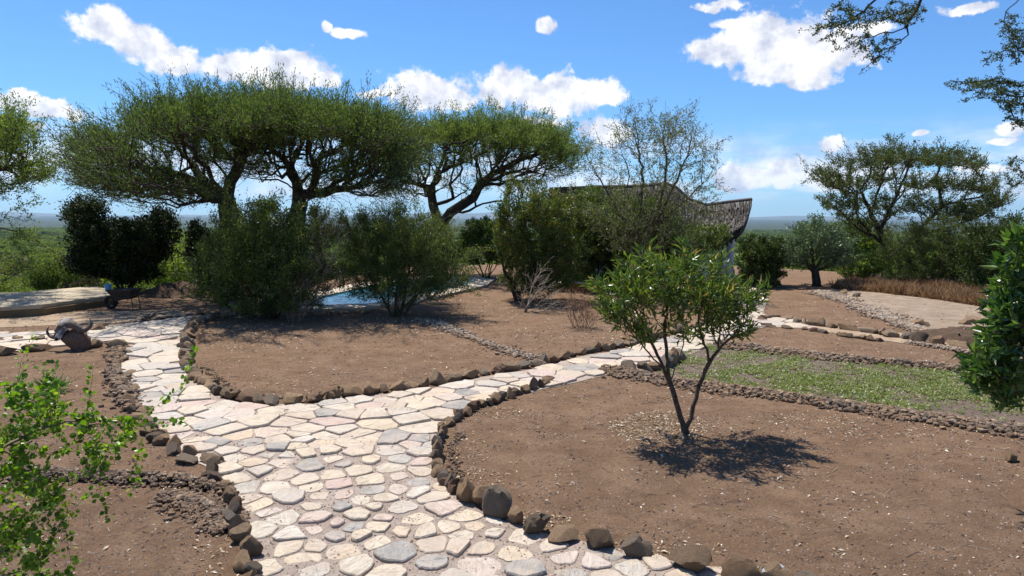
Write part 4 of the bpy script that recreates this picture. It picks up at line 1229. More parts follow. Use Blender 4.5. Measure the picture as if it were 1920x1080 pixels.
# small leafy plant in the left bed
sp = G(95, 736)
n_ = 150; a_ = rng.uniform(0, 6.28, n_); el_ = rng.uniform(.1, 1.3, n_)
dirs = np.column_stack([np.cos(a_) * np.cos(el_), np.sin(a_) * np.cos(el_), np.sin(el_)])
Xf, Yf_, Zf = frames(dirs, up=.8)
pos_ = np.array(sp) + dirs * rng.uniform(.0, .12, (n_, 1)) + rng.normal(0, .05, (n_, 3)) * [1, 1, 0] + [0, 0, .02]
v_, f_, t_ = scatter_template(LEAF_LANCE[0], LEAF_LANCE[1], pos_, Xf, Yf_, Zf, np.column_stack([np.full(n_, .03), rng.uniform(.08, .15, n_), np.full(n_, .1)]))
pl = empty('small_plant', (sp.x, sp.y, 0), label='small dark green rosette plant alone in the left bed', cat='plant')
link('leaves', np_mesh('leaves', v_, f_, False, {'tint': t_}), pl, M['lush_leaf'])

# --- overhanging branches top right: a tree standing just outside the picture
YO = 6.2
ob = Vector((6.9, 6.6, Hf(6.9, 6.6) - .05))
def O(*p_): return PX(YO, *p_)
Otrunk = [ob, Vector((6.8, 6.5, 1.2)), Vector((6.4, 6.4, 2.6)), Vector((5.9, 6.3, 3.6))] + O((2010, 20), (1960, -50), (1900, -100), (1840, -115), (1760, -115), (1680, -95))
tree('overhanging_tree', 'acacia branches hanging into the top right corner', 'tree',
     [Otrunk, O((1840, -115), (1745, -50), (1722, 10), (1700, 50), (1690, 75), (1650, 105), (1612, 142)), O((1760, -115), (1690, -50), (1640, 0), (1600, 35), (1560, 50), (1500, 57)),
      O((1700, 45), (1660, 60), (1620, 72), (1560, 96)), O((1680, -95), (1620, -40), (1580, 0), (1545, 30)), O((1960, -50), (1905, 5), (1886, 22), (1882, 40), (1900, 80), (1925, 100)),
      O((2010, 20), (2000, 120), (1960, 160), (1900, 158), (1850, 152), (1770, 156)),
      O((1960, 160), (1920, 180), (1870, 178), (1800, 188)), O((2000, 120), (1960, 100), (1910, 95), (1840, 98)), O((2000, 120), (2010, 230), (1960, 235), (1910, 225), (1885, 222)),
      O((2010, 230), (2010, 330), (1960, 330), (1915, 300), (1885, 300)), O((2010, 330), (1950, 350), (1910, 345), (1890, 355))],
     [(1600, 30, YO, 60, 30, .4, 1), (1690, 25, YO, 50, 26, .4, 1), (1640, 90, YO, 44, 34, .3, .8), (1560, 50, YO, 40, 20, .25, .7), (1850, 162, YO, 74, 18, .3, 1.8), (1900, 190, YO, 40, 22, .3, 1.4),
      (1905, 90, YO, 30, 24, .3, .6), (1905, 228, YO, 26, 16, .2, 1), (1905, 320, YO, 26, 34, .2, .8), (2010, 150, YO, 60, 160, .6, .8), (1895, 60, YO, 30, 40, .25, .8), (1870, 110, YO, 46, 14, .2, .6), (1560, 70, YO, 44, 14, .2, .6)],
     1300, 23000, .0190, 'middark_leaf', 'bark', .036, r0=.0013, step=.06, wig=.024, shape=LEAF_TRI, aspect=.55, thin=.0040, spread=.009, updir=-.15, outward=.7, jit=.5, alpha=.3, upc=.08, parts=('trunk', 'crown'))

# ------------------------------------------------------------------ hillside and plain vegetation
def crown_mesh(name, seed, n, leaf, lobes=6, flat=.6, trunk=True):
    r = np.random.default_rng(seed)
    P_ = []
    for k in range(lobes):
        c = np.array([r.uniform(-.6, .6), r.uniform(-.6, .6), r.uniform(.35, .8)]); rad_ = r.uniform(.3, .55)
        d = unit(r.normal(size=(n // lobes, 3))) * (r.random((n // lobes, 1)) ** .3)
        P_.append(c + d * [rad_, rad_, rad_ * flat])
    P_ = np.vstack(P_)
    P_ = P_[P_[:, 2] > .05]
    dirs = unit(r.normal(size=P_.shape) + [0, 0, .4])
    ref = r.normal(size=P_.shape); X_ = unit(np.cross(dirs, ref)); Z_ = np.cross(X_, dirs)
    v_, f_, t_ = scatter_template(LEAF_TRI[0], LEAF_TRI[1], P_, X_, dirs, Z_, leaf * r.uniform(.6, 1.4, len(P_)), r.random(len(P_)))
    return np_mesh(name, v_, f_, False, {'tint': t_})


def stem_mesh(seed):
    r = random.Random(seed)
    root = Vector((0, 0, -.2)); limbs = [[root, Vector((0, 0, .15))]]
    for k in range(5):
        a = k * 1.256 + r.uniform(-.3, .3)
        limbs.append([Vector((0, 0, .12)), Vector((math.cos(a) * .2, math.sin(a) * .2, .4)), Vector((math.cos(a) * .5, math.sin(a) * .5, .7))])
    P_, par_ = grow(limbs, rng.uniform([-.7, -.7, .35], [.7, .7, 1.0], (60, 3)), .3, .12, .02)
    rad_, cnt_, _ = radii(P_, par_, .004, .04)
    v_, f_ = tubes(P_, par_, rad_, cnt_)
    return np_mesh('stems', v_, f_, True)


HILL = [crown_mesh('foliage', 50 + i, 7000, .042, 7, .7) for i in range(5)]
HSTEM = [stem_mesh(i) for i in range(3)]
for me in HILL: me.materials.append(M['hill_leaf'])
HILLD = [crown_mesh('foliage', 60 + i, 4500, .04, 7, .7) for i in range(2)]
for me in HILLD: me.materials.append(M['dull_scrub'])
for me in HSTEM: me.materials.append(M['bark_brown'])
hill_spots = []
tries = 0
while len(hill_spots) < 230 and tries < 60000:
    tries += 1
    Yd = 25 + 120 * random.random() ** 1.3; xh = random.uniform(-.84, .84) * Yd
    e_ = float(edge_dist(np.array([xh]), np.array([Yd]))[0])
    if e_ < .6: continue
    if 0 < xh < 13 and Yd < 40: continue
    s_ = random.uniform(1.1, 2.3) * (1 + Yd / 160)
    if e_ < 4: s_ = random.uniform(.7, 1.2)
    if any((xh - q[0]) ** 2 + (Yd - q[1]) ** 2 < (.62 * (s_ + q[2])) ** 2 for q in hill_spots): continue
    hill_spots.append((xh, Yd, s_))
for i, (xh, Yd, s_) in enumerate(hill_spots):
    root = bpy.data.objects.new('hillside_bush', None); COL.objects.link(root)
    root.location = (xh, Yd, Hf(xh, Yd)); root.rotation_euler = (0, 0, random.uniform(0, 6.28)); root.scale = (s_, s_, s_ * random.uniform(.75, 1.1))
    dull = random.random() < .14 and Yd > 30
    where = 'just beyond the rim of the garden' if Yd < 40 else ('part way down the slope below the garden' if Yd < 80 else 'far down the slope below the garden')
    tag(root, ('grey brown dry scrub bush ' if dull else 'fresh green scrub bush ') + where, 'bush', ('dry' if dull else 'green') + ' scrub bushes ' + where)
    for nm_, src in (('foliage', HILLD[i % 2] if dull else HILL[i % 5]), ('stems', HSTEM[i % 3])):
        c = bpy.data.objects.new(nm_, src); COL.objects.link(c); c.parent = root

# the wooded plain: instanced crowns, one object
FARC = []
for i in range(3):
    o = bpy.data.objects.new('crown_source', crown_mesh('crown', 80 + i, 700, .13, 6, .55)); o.data.materials.append(M['hill_leaf']); FARC.append(o)
pts = []
def sector(n, r0_, r1_, s0, s1, pw=2):
    r = np.sqrt(rng.uniform(r0_ ** 2, r1_ ** 2, n)) if pw == 2 else rng.uniform(r0_, r1_, n)
    a = rng.uniform(-.72, .72, n); x = r * np.sin(a); y = r * np.cos(a)
    dens = vnoise(x, y, 260, 21) + vnoise(x, y, 90, 22) * .6
    keep = (dens > -.35 + (r > 1200) * .25) & (edge_dist(x, y) > 60)
    x, y = x[keep], y[keep]
    return np.column_stack([x, y, H(x, y) - .4, rng.uniform(s0, s1, len(x))])
A = np.vstack([sector(5200, 110, 520, 2.2, 4.2), sector(15000, 500, 1700, 3.5, 7), sector(20000, 1500, 4500, 7, 15)])
me = bpy.data.meshes.new('woodland')
me.vertices.add(len(A)); me.vertices.foreach_set('co', A[:, :3].astype(np.float32).ravel())
for nm_, val in (('sc', A[:, 3]), ('rz', rng.uniform(0, 6.28, len(A))), ('which', rng.integers(0, 3, len(A)).astype(float))):
    q = me.attributes.new(nm_, 'FLOAT', 'POINT'); q.data.foreach_set('value', val.astype(np.float32))
wood = link('woodland', me, kind='stuff', label='scattered green trees covering the plain below', cat='woodland')
ng = bpy.data.node_groups.new('woodland', 'GeometryNodeTree')
ng.interface.new_socket('Geometry', in_out='INPUT', socket_type='NodeSocketGeometry')
ng.interface.new_socket('Geometry', in_out='OUTPUT', socket_type='NodeSocketGeometry')
gi = ng.nodes.new('NodeGroupInput'); go = ng.nodes.new('NodeGroupOutput'); jn = ng.nodes.new('GeometryNodeJoinGeometry')
def named(nm_):
    nd = ng.nodes.new('GeometryNodeInputNamedAttribute'); nd.data_type = 'FLOAT'; nd.inputs['Name'].default_value = nm_
    return nd.outputs['Attribute']
cx_ = ng.nodes.new('ShaderNodeCombineXYZ'); ng.links.new(named('rz'), cx_.inputs[2])
for i in range(3):
    oi = ng.nodes.new('GeometryNodeObjectInfo'); oi.inputs[0].default_value = FARC[i]
    ip = ng.nodes.new('GeometryNodeInstanceOnPoints')
    cmp_ = ng.nodes.new('FunctionNodeCompare'); cmp_.data_type = 'FLOAT'; cmp_.operation = 'EQUAL'; cmp_.inputs[1].default_value = i; cmp_.inputs['Epsilon'].default_value = .1
    ng.links.new(named('which'), cmp_.inputs[0]); ng.links.new(cmp_.outputs[0], ip.inputs['Selection'])
    ng.links.new(gi.outputs[0], ip.inputs['Points']); ng.links.new(oi.outputs['Geometry'], ip.inputs['Instance'])
    ng.links.new(cx_.outputs[0], ip.inputs['Rotation']); ng.links.new(named('sc'), ip.inputs['Scale'])
    ng.links.new(ip.outputs[0], jn.inputs[0])
ng.links.new(jn.outputs[0], go.inputs[0])
md = wood.modifiers.new('scatter', 'NODES'); md.node_group = ng

# distant hills on the horizon
gx, gy = np.meshgrid(np.linspace(-30000, 30000, 240), np.linspace(25500, 31500, 14))
prof = np.sin(np.linspace(0, math.pi, 14))[:, None]
hz = np.clip(.45 + .35 * np.sin(gx / 5200 + 1.1) + .22 * np.sin(gx / 2100 + .4) + .1 * np.sin(gx / 830), .02, 2)
hz = -115 + prof * hz * 380
idx = np.arange(240 * 14).reshape(14, 240)
F = np.stack([idx[:-1, :-1], idx[:-1, 1:], idx[1:, 1:], idx[1:, :-1]], -1).reshape(-1, 4)
link('hills', np_mesh('hills', np.stack([gx, gy, hz], -1).reshape(-1, 3), F, True), mat=simple_mat('hill_scrub', (.05, .06, .035), (.09, .08, .05), .0008, .9, 0), kind='structure')

# ------------------------------------------------------------------ pool, slab, house
def prism(name, pts_top, z0, m, parent=None, **kw):
    """closed block under a polygon of top points"""
    n = len(pts_top)
    V_ = [tuple(q) for q in pts_top] + [(q[0], q[1], z0) for q in pts_top]
    me = bpy.data.meshes.new(name)
    bm = bmesh.new(); vs = [bm.verts.new(v) for v in V_]
    bm.faces.new(vs[:n]); bm.faces.new(list(reversed(vs[n:])))
    for i in range(n):
        j = (i + 1) % n; bm.faces.new((vs[i], vs[n + i], vs[n + j], vs[j]))
    bmesh.ops.recalc_face_normals(bm, faces=bm.faces)
    bmesh.ops.bevel(bm, geom=[e for e in bm.edges], offset=.012, segments=1, affect='EDGES')
    bm.to_mesh(me); bm.free()
    return link(name, me, parent, m, **kw)


M['deck'] = simple_mat('pool_deck', (.50, .42, .32), (.40, .33, .25), 1.5, .8, .3, 30)
M['pooltile'] = simple_mat('pool_tile', (.05, .16, .20), (.07, .22, .24), 3, .4, 0)
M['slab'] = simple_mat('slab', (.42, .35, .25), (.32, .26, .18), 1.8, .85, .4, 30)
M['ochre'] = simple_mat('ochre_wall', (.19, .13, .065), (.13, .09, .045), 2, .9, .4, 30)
pool = empty('swimming_pool', (-3, 19, 0), label='blue swimming pool with pale concrete rim behind the bushes', cat='pool')
POOL = [G(*q) for q in [(585, 571), (604, 560), (700, 538), (810, 524), (860, 525), (893, 531), (862, 541), (770, 562), (690, 574), (610, 577)]]
cxp = sum((q.x for q in POOL)) / len(POOL); cyp = sum((q.y for q in POOL)) / len(POOL)
RIM = []
for q in POOL:
    d = Vector((q.x - cxp, q.y - cyp, 0)).normalized(); RIM.append(Vector((q.x + d.x * .95, q.y + d.y * .85, 0)))
bm = bmesh.new()
ri = [bm.verts.new((q.x, q.y, .07)) for q in POOL]; ro = [bm.verts.new((q.x, q.y, .07)) for q in RIM]
rl = [bm.verts.new((q.x, q.y, -.1)) for q in RIM]; rd = [bm.verts.new((q.x, q.y, -.08)) for q in POOL]
for i in range(len(POOL)):
    j = (i + 1) % len(POOL)
    bm.faces.new((ri[i], ri[j], ro[j], ro[i])); bm.faces.new((ro[i], ro[j], rl[j], rl[i])); bm.faces.new((ri[j], ri[i], rd[i], rd[j]))
bmesh.ops.recalc_face_normals(bm, faces=bm.faces)
me = bpy.data.meshes.new('rim'); bm.to_mesh(me); bm.free()
link('rim', me, pool, M['deck'])
wm, wa, wout = mat('pool_water')
wb = wa.n('ShaderNodeBsdfPrincipled', i_Base_Color=(.015, .13, .16, 1), i_Roughness=.04)
wb.inputs['Specular IOR Level'].default_value = .5
wp = wa.n('ShaderNodeBump', i_Strength=.3, i_Distance=.05, i_Height=wa.noise(wa.n('ShaderNodeNewGeometry').outputs['Position'], 5, 4, .5))
wa.t.links.new(wp.outputs[0], wb.inputs['Normal']); wa.t.links.new(wb.outputs[0], wout.inputs[0])
me = bpy.data.meshes.new('pool_water'); bm = bmesh.new(); bm.faces.new([bm.verts.new((q.x, q.y, .032)) for q in POOL]); bmesh.ops.recalc_face_normals(bm, faces=bm.faces); bm.to_mesh(me); bm.free()
link('pool_water', me, pool, wm)

slab = empty('concrete_slab', (-13, 19, 0), label='raised sandy concrete platform at the left under the dark bush', cat='platform')
ST = [G(*q, .24) for q in [(-330, 596), (75, 571), (210, 553), (214, 545), (180, 536), (0, 551), (-330, 572)]]
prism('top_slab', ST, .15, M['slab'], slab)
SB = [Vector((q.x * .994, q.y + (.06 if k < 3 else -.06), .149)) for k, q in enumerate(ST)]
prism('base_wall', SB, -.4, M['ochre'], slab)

# thatched house
house = empty('thatched_house', (8.5, 25, 0), label='grey thatched house with flared roof corner and white wall', cat='house')
M['thatch'] = leaf_mat('thatch', [(0, (.045, .038, .03)), (.4, (.09, .075, .062)), (.8, (.155, .14, .12)), (1, (.27, .25, .22))], .05, rough=.9, spec=.2, tcol=(1, 1, 1))
M['white'] = simple_mat('whitewash', (.86, .86, .86), (.78, .78, .79), 2, .85, .2, 20)
M['pole'] = simple_mat('roof_pole', (.10, .05, .035), (.17, .09, .06), 10, .85, .4, 40)
YH = 25.2
top = [(1030, 356), (1120, 352), (1200, 350), (1248, 345), (1268, 353), (1290, 374), (1325, 386), (1365, 380), (1410, 375)]
bot = [(1030, 470), (1120, 468), (1200, 466), (1248, 464), (1268, 462), (1290, 460), (1325, 455), (1358, 448), (1388, 430)]
TP = [at(x, y, YH + (0.0 if x < 1300 else -.2 * (x - 1300) / 110)) for x, y in top]
BP = [at(x, y, YH - 2.6 + (0 if x < 1300 else .5 * (x - 1300) / 88)) for x, y in bot]
BK = [Vector((b_.x, 2 * t_.y - b_.y, b_.z)) for t_, b_ in zip(TP, BP)]


def roofpt(A_, B_, u, v):
    """u along the ridge, v down the slope, slightly hollow"""
    k = min(int(u * (len(A_) - 1)), len(A_) - 2); f = u * (len(A_) - 1) - k
    a_ = A_[k].lerp(A_[k + 1], f); b_ = B_[k].lerp(B_[k + 1], f)
    q = a_.lerp(b_, v); q.z -= .22 * math.sin(v * math.pi)
    return q


for side, (A_, B_) in enumerate(((TP, BP), (TP, BK))):
    nu, nv = 48, 10; V_ = []
    for j in range(nv + 1):
        for i in range(nu + 1): V_.append(roofpt(A_, B_, i / nu, j / nv)[:])
    V_ = np.array(V_); Vb = V_ - [0, 0, .22]
    idx = np.arange((nu + 1) * (nv + 1)).reshape(nv + 1, nu + 1)
    f1 = np.stack([idx[:-1, :-1], idx[:-1, 1:], idx[1:, 1:], idx[1:, :-1]], -1).reshape(-1, 4)
    off = len(V_)
    f2 = f1[:, ::-1] + off
    e1 = np.stack([idx[-1, :-1], idx[-1, 1:], idx[-1, 1:] + off, idx[-1, :-1] + off], -1)
    e2 = np.stack([idx[:-1, -1], idx[1:, -1], idx[1:, -1] + off, idx[:-1, -1] + off], -1)
    link('roof', np_mesh('roof', np.vstack([V_, Vb]), np.vstack([f1, f2, e1, e2]), True, {'tint': np.full(2 * off, .12)}), house, M['thatch'])
# palm thatch laid in courses
pos_, dr_, nr_ = [], [], []
for (A_, B_, sg) in ((TP, BP, 1), (TP, BK, -1)):
    for j in range(17):
        for k in range(300):
            u = min(.999, max(0, (k + random.uniform(-.5, .5)) / 300)); v = (j + random.uniform(-.35, .35)) / 16.5
            v = max(0, v)
            q = roofpt(A_, B_, u, v); q2 = roofpt(A_, B_, u, min(1.2, v + .08))
            d = (q2 - q).normalized(); s_ = Vector((1, 0, 0)); nn = s_.cross(d).normalized() * 1
            if nn.z < 0: nn = -nn
            pos_.append(q + nn * .02); dr_.append((d + nn * random.uniform(.05, .28)).normalized()); nr_.append(nn)
pos_ = np.array(pos_); dr_ = unit(np.array(dr_)); X_ = unit(np.cross(dr_, np.array(nr_))); Z_ = np.cross(X_, dr_)
n_ = len(pos_)
TH = (np.array([[-.5, 0, 0], [.5, 0, 0], [.42, .8, .02], [.1, 1, 0], [-.2, .86, .02], [-.46, 1.02, 0]]), np.array([[0, 1, 2], [0, 2, 3], [0, 3, 4], [0, 4, 5]]))
v_, f_, t_ = scatter_template(TH[0], TH[1], pos_, X_, dr_, Z_, np.column_stack([rng.uniform(.015, .05, n_), rng.uniform(.25, .60, n_), np.full(n_, .2)]))
link('thatch', np_mesh('thatch', v_, f_, False, {'tint': t_}), house, M['thatch'], kind='stuff')


def cyl(name, a_, b_, r, m, parent, n=10, **kw):
    a_ = np.array(a_, float); b_ = np.array(b_, float)
    P_ = np.array([a_, b_]); v_, f_ = tubes(P_, np.array([-1, 0]), np.array([r, r]), np.array([2, 1]), 9)
    return link(name, np_mesh(name, v_, f_, True), parent, m, **kw)


# verge pole under the flared end, eave pole, ridge roll
for i in range(6):
    f = i / 6
    a_ = TP[-1].lerp(BP[-1], f); b_ = TP[-1].lerp(BP[-1], min(1, f + .2))
    off_ = Vector((-.12 - .05 * i, .05, -.30))
    cyl('verge_pole', a_ + off_, b_ + off_, .05, M['pole'], house)
for i in range(9):
    q = roofpt(TP, BP, .70 + i * .033, .98); q2 = roofpt(TP, BP, .70 + i * .033, .2)
    cyl('rafter', q + Vector((0, 0, -.30)), q2 + Vector((0, 0, -.34)), .035, M['pole'], house)
rp = np.array([list(q + Vector((0, 0, .02))) for q in TP]); pr = np.arange(len(rp)) - 1
v_, f_ = tubes(rp, pr, np.full(len(rp), .07), np.arange(len(rp), 0, -1), 9)
link('ridge_cap', np_mesh('ridge_cap', v_, f_, True, {'tint': np.full(len(v_), .5)}), house, M['thatch'])


def curved_wall(name, cx, cy, r, a0, a1, z0, z1, th, m, parent, n=24):
    V_, F_ = [], []
    for k in range(n + 1):
        a = a0 + (a1 - a0) * k / n
        for rr, zz in ((r, z0), (r, z1), (r - th, z1), (r - th, z0)):
            V_.append((cx + math.cos(a) * rr, cy + math.sin(a) * rr, zz))
    for k in range(n):
        for j in range(4):
            F_.append((k * 4 + j, (k + 1) * 4 + j, (k + 1) * 4 + (j + 1) % 4, k * 4 + (j + 1) % 4))
    me = np_mesh(name, np.array(V_), np.array(F_), False)
    return link(name, me, parent, m)


wq = G(1358, 526)
rr = 1.6
curved_wall('low_wall', wq.x + .35 - rr, wq.y + rr * .35, rr, R(-115), R(20), -.1, .72, .16, M['white'], house)
curved_wall('wall', wq.x - 2.4, wq.y + 2.6, 2.3, R(-170), R(10), -.1, 1.25, .2, M['white'], house, 32)
pq = at(1371, 520, 24.6)
curved_wall('pillar', pq.x, 24.8, .13, 0, R(360), 0, 1.5, .12, M['white'], house, 16)
prism('doorstep', [Vector((wq.x + .45, wq.y + .2, .06)), Vector((wq.x + 1.2, wq.y + .2, .06)), Vector((wq.x + 1.2, wq.y + 1.4, .06)), Vector((wq.x + .45, wq.y + 1.4, .06))], -.05, M['deck'], house)

# low brick block with pale slab right of the pool
bq = G(1083, 548)
M['brick'] = simple_mat('red_brick', (.30, .11, .05), (.22, .08, .04), 6, .9, .4, 40)
blk = empty('brick_plinth', (bq.x, bq.y, 0), label='low red brick plinth with pale top slab behind the dry shrub', cat='plinth')
for r_ in range(3):
    for k in range(4):
        x0 = bq.x - .5 + k * .25 + (.06 if r_ % 2 else 0); z_ = -.02 + r_ * .085
        prism('brick', [Vector((x0, bq.y, z_ + .078)), Vector((x0 + .24, bq.y, z_ + .078)), Vector((x0 + .24, bq.y + .5, z_ + .078)), Vector((x0, bq.y + .5, z_ + .078))], z_, M['brick'], blk)
prism('top_slab', [Vector((bq.x - .55, bq.y - .05, .29)), Vector((bq.x + .6, bq.y - .05, .29)), Vector((bq.x + .6, bq.y + .6, .29)), Vector((bq.x - .55, bq.y + .6, .29))], .238, M['deck'], blk)

# wheelbarrow
M['darkmetal'] = simple_mat('barrow_metal', (.035, .032, .03), (.06, .05, .045), 6, .6, .2, 30, metal=.4)
M['rubber'] = simple_mat('rubber', (.02, .02, .02), (.035, .03, .03), 6, .8, 0)
wbq = G(232, 580); wx, wy = wbq.x, wbq.y
wbr = empty('wheelbarrow', (wx, wy, 0), label='dark wheelbarrow parked in shade at the end of the concrete slab', cat='wheelbarrow')
bm = bmesh.new()
tv = [(-.34, -.28, .58), (.42, -.28, .60), (.42, .28, .60), (-.34, .28, .58), (-.14, -.17, .30), (.30, -.17, .32), (.30, .17, .32), (-.14, .17, .30)]
vs = [bm.verts.new((wx + x, wy + y, z)) for x, y, z in tv]
for f in ((4, 5, 6, 7), (0, 1, 5, 4), (1, 2, 6, 5), (2, 3, 7, 6), (3, 0, 4, 7)): bm.faces.new([vs[i] for i in f])
bmesh.ops.recalc_face_normals(bm, faces=bm.faces); bmesh.ops.solidify(bm, geom=bm.faces[:], thickness=.012)
me = bpy.data.meshes.new('tray'); bm.to_mesh(me); bm.free(); link('tray', me, wbr, M['darkmetal'])
for s_ in (-1, 1):
    cyl('handle', (wx - .36, wy + s_ * .05, .2), (wx + .82, wy + s_ * .26, .55), .018, M['darkmetal'], wbr)
    cyl('leg', (wx + .34, wy + s_ * .18, .38), (wx + .38, wy + s_ * .2, 0), .016, M['darkmetal'], wbr)
bm = bmesh.new()
me = bpy.data.meshes.new('tyre')
R1, r1 = .16, .045
vs = [[bm.verts.new((wx - .36 + (R1 + r1 * math.cos(b2)) * math.cos(a2), wy + r1 * math.sin(b2), .205 + (R1 + r1 * math.cos(b2)) * math.sin(a2))) for b2 in np.linspace(0, 6.283, 8, endpoint=False)] for a2 in np.linspace(0, 6.283, 20, endpoint=False)]
for i in range(20):
    for j in range(8): bm.faces.new((vs[i][j], vs[(i + 1) % 20][j], vs[(i + 1) % 20][(j + 1) % 8], vs[i][(j + 1) % 8]))
bm.to_mesh(me); bm.free(); ty = link('tyre', me, wbr, M['rubber'])
cyl('rim', (wx - .36, wy - .03, .205), (wx - .36, wy + .03, .205), .12, M['darkmetal'], wbr, 12)

wbr.scale = (.8, .8, .8)
# blue bucket on the slab end
bk = at(203, 546, ST[3].y - .1)
M['blue'] = simple_mat('blue_plastic', (.05, .22, .48), (.06, .25, .52), 3, .4, 0, spec=.5)
bc = empty('bucket', (bk.x, bk.y, .24), label='small blue bucket on the right end of the concrete slab', cat='bucket')
bm = bmesh.new()
prof_ = [(0, 0), (.11, 0), (.14, .26), (.15, .265), (.15, .28), (.135, .28), (.105, .02), (0, .02)]
rings = [[bm.verts.new((bk.x + r_ * math.cos(a), bk.y + r_ * math.sin(a), .242 + z_)) for a in np.linspace(0, 6.283, 16, endpoint=False)] for r_, z_ in prof_[1:-1]]
for i in range(len(rings) - 1):
    for j in range(16): bm.faces.new((rings[i][j], rings[i][(j + 1) % 16], rings[i + 1][(j + 1) % 16], rings[i + 1][j]))
bm.faces.new(rings[-1]); bm.faces.new(rings[0])
bmesh.ops.recalc_face_normals(bm, faces=bm.faces)
me = bpy.data.meshes.new('body'); bm.to_mesh(me); bm.free(); link('body', me, bc, M['blue'])
hp = [np.array((bk.x + .15 * math.cos(a), bk.y - .02, .52 + .12 * math.sin(a))) for a in np.linspace(0, math.pi, 9)]
v_, f_ = tubes(np.array(hp), np.arange(9) - 1, np.full(9, .005), np.arange(9, 0, -1)); link('handle', np_mesh('handle', v_, f_, True), bc, M['darkmetal'])
bc.scale = (.6, .6, .6)

# ------------------------------------------------------------------ buffalo skull on its rock
YS = G(135, 656).y
rk = at(135, 640, YS)
sr = bpy.data.objects.new('pedestal_rock', rock_mesh(777, 4, 9, .2)); COL.objects.link(sr); sr.data.materials.append(simple_mat('pink_rock', (.20, .125, .085), (.13, .08, .06), 6, .85, .7, 40))
sr.location = (rk.x + .03, YS + .05, .12); sr.scale = (.22, .19, .22); sr.rotation_euler = (.1, .05, .3)
tag(sr, 'broad brown rock carrying the buffalo skull', 'rock')
YK = YS - .02
sk = empty('buffalo_skull', tuple(at(128, 622, YK)), label='buffalo skull with wide curved horns lying on the brown rock', cat='skull')
sk.scale = (.86, .86, .86)
M['bone'] = simple_mat('bone', (.46, .42, .37), (.12, .09, .075), 14, .7, .6, 50)
M['horn'] = simple_mat('horn', (.075, .058, .045), (.16, .12, .09), 10, .65, .8, 60)
M['black'] = simple_mat('socket', (.01, .008, .007), (.02, .015, .012), 5, .9, 0)


def horn(pts, rads, seed):
    P_ = [np.array(q, float) for q in pts]; out = []; rr_ = []
    for k in range(len(P_) - 1):
        p0 = P_[max(k - 1, 0)]; p1 = P_[k]; p2 = P_[k + 1]; p3 = P_[min(k + 2, len(P_) - 1)]
        for j in range(6):
            t = j / 6
            out.append(.5 * ((2 * p1) + (-p0 + p2) * t + (2 * p0 - 5 * p1 + 4 * p2 - p3) * t * t + (-p0 + 3 * p1 - 3 * p2 + p3) * t ** 3)); rr_.append(rads[k] * (1 - t) + rads[k + 1] * t)
    out.append(P_[-1]); rr_.append(rads[-1]); out = np.array(out); rr_ = np.array(rr_)
    rr_ *= 1 + .05 * np.sin(np.arange(len(rr_)) * 2.3) * np.linspace(1, 0, len(rr_))
    n = len(out); D = unit(np.gradient(out, axis=0)); sides = 14; a = np.linspace(0, 2 * math.pi, sides, endpoint=False)
    u = unit(np.cross(D, [.1, 1, .2])); v = np.cross(D, u)
    V_ = out[:, None] + rr_[:, None, None] * (np.cos(a)[None, :, None] * u[:, None] + np.sin(a)[None, :, None] * v[:, None])
    i = np.arange(n - 1)[:, None] * sides; j = np.arange(sides); j2 = (j + 1) % sides
    F_ = np.stack([i + j, i + j2, i + sides + j2, i + sides + j], -1).reshape(-1, 4)
    return np_mesh('horn', V_.reshape(-1, 3), F_, True)


def K(px, py, dy=0): return at(px, py, YK + dy)
link('horn', horn([K(122, 608), K(136, 606, -.03), K(148, 613, -.04), K(160, 619, -.02), K(172, 614), K(179, 604, .02), K(174, 592, .03)], [.065, .075, .062, .05, .038, .024, .004], 1), sk, M['horn'])
link('horn', horn([K(122, 610), K(112, 612, -.04), K(107, 624, -.05), K(99, 633, -.04), K(89, 631), K(82, 622, .02), K(86, 610, .03)], [.06, .07, .058, .045, .034, .022, .004], 2), sk, M['horn'])
# cranium: broad brow tapering to the muzzle, pointing down towards the path
bm = bmesh.new()
secs = [(.16, .13, .10, .10), (.06, .17, .12, .085), (-.05, .155, .115, .06), (-.14, .12, .10, .02), (-.24, .085, .075, -.03), (-.34, .07, .055, -.07), (-.40, .05, .035, -.09)]
skc = at(124, 622, YK); rings = []
for (yy, wd, hh, zz) in secs:
    rg = []
    for a in np.linspace(0, 2 * math.pi, 16, endpoint=False):
        cx2 = math.copysign(abs(math.cos(a)) ** .8, math.cos(a)); sx2 = math.sin(a)
        rg.append(bm.verts.new((skc.x - .02 + wd * .80 * cx2 + yy * .10, skc.y + yy * .50, skc.z + .03 + zz * 1.7 + hh * .60 * sx2)))
    rings.append(rg)
for i in range(len(rings) - 1):
    for j in range(16): bm.faces.new((rings[i][j], rings[i][(j + 1) % 16], rings[i + 1][(j + 1) % 16], rings[i + 1][j]))
bm.faces.new(rings[0]); bm.faces.new(rings[-1]); bmesh.ops.recalc_face_normals(bm, faces=bm.faces)
bmesh.ops.subdivide_edges(bm, edges=bm.edges[:], cuts=1, smooth=.4, use_grid_fill=True)
for v in bm.verts: v.co += Vector((noise.noise(v.co * 14), noise.noise(v.co * 14 + Vector((5, 5, 5))), noise.noise(v.co * 14 + Vector((9, 1, 3))))) * .014
me = bpy.data.meshes.new('cranium'); bm.to_mesh(me); bm.free(); me.polygons.foreach_set('use_smooth', np.ones(len(me.polygons), bool))
link('cranium', me, sk, M['bone'])
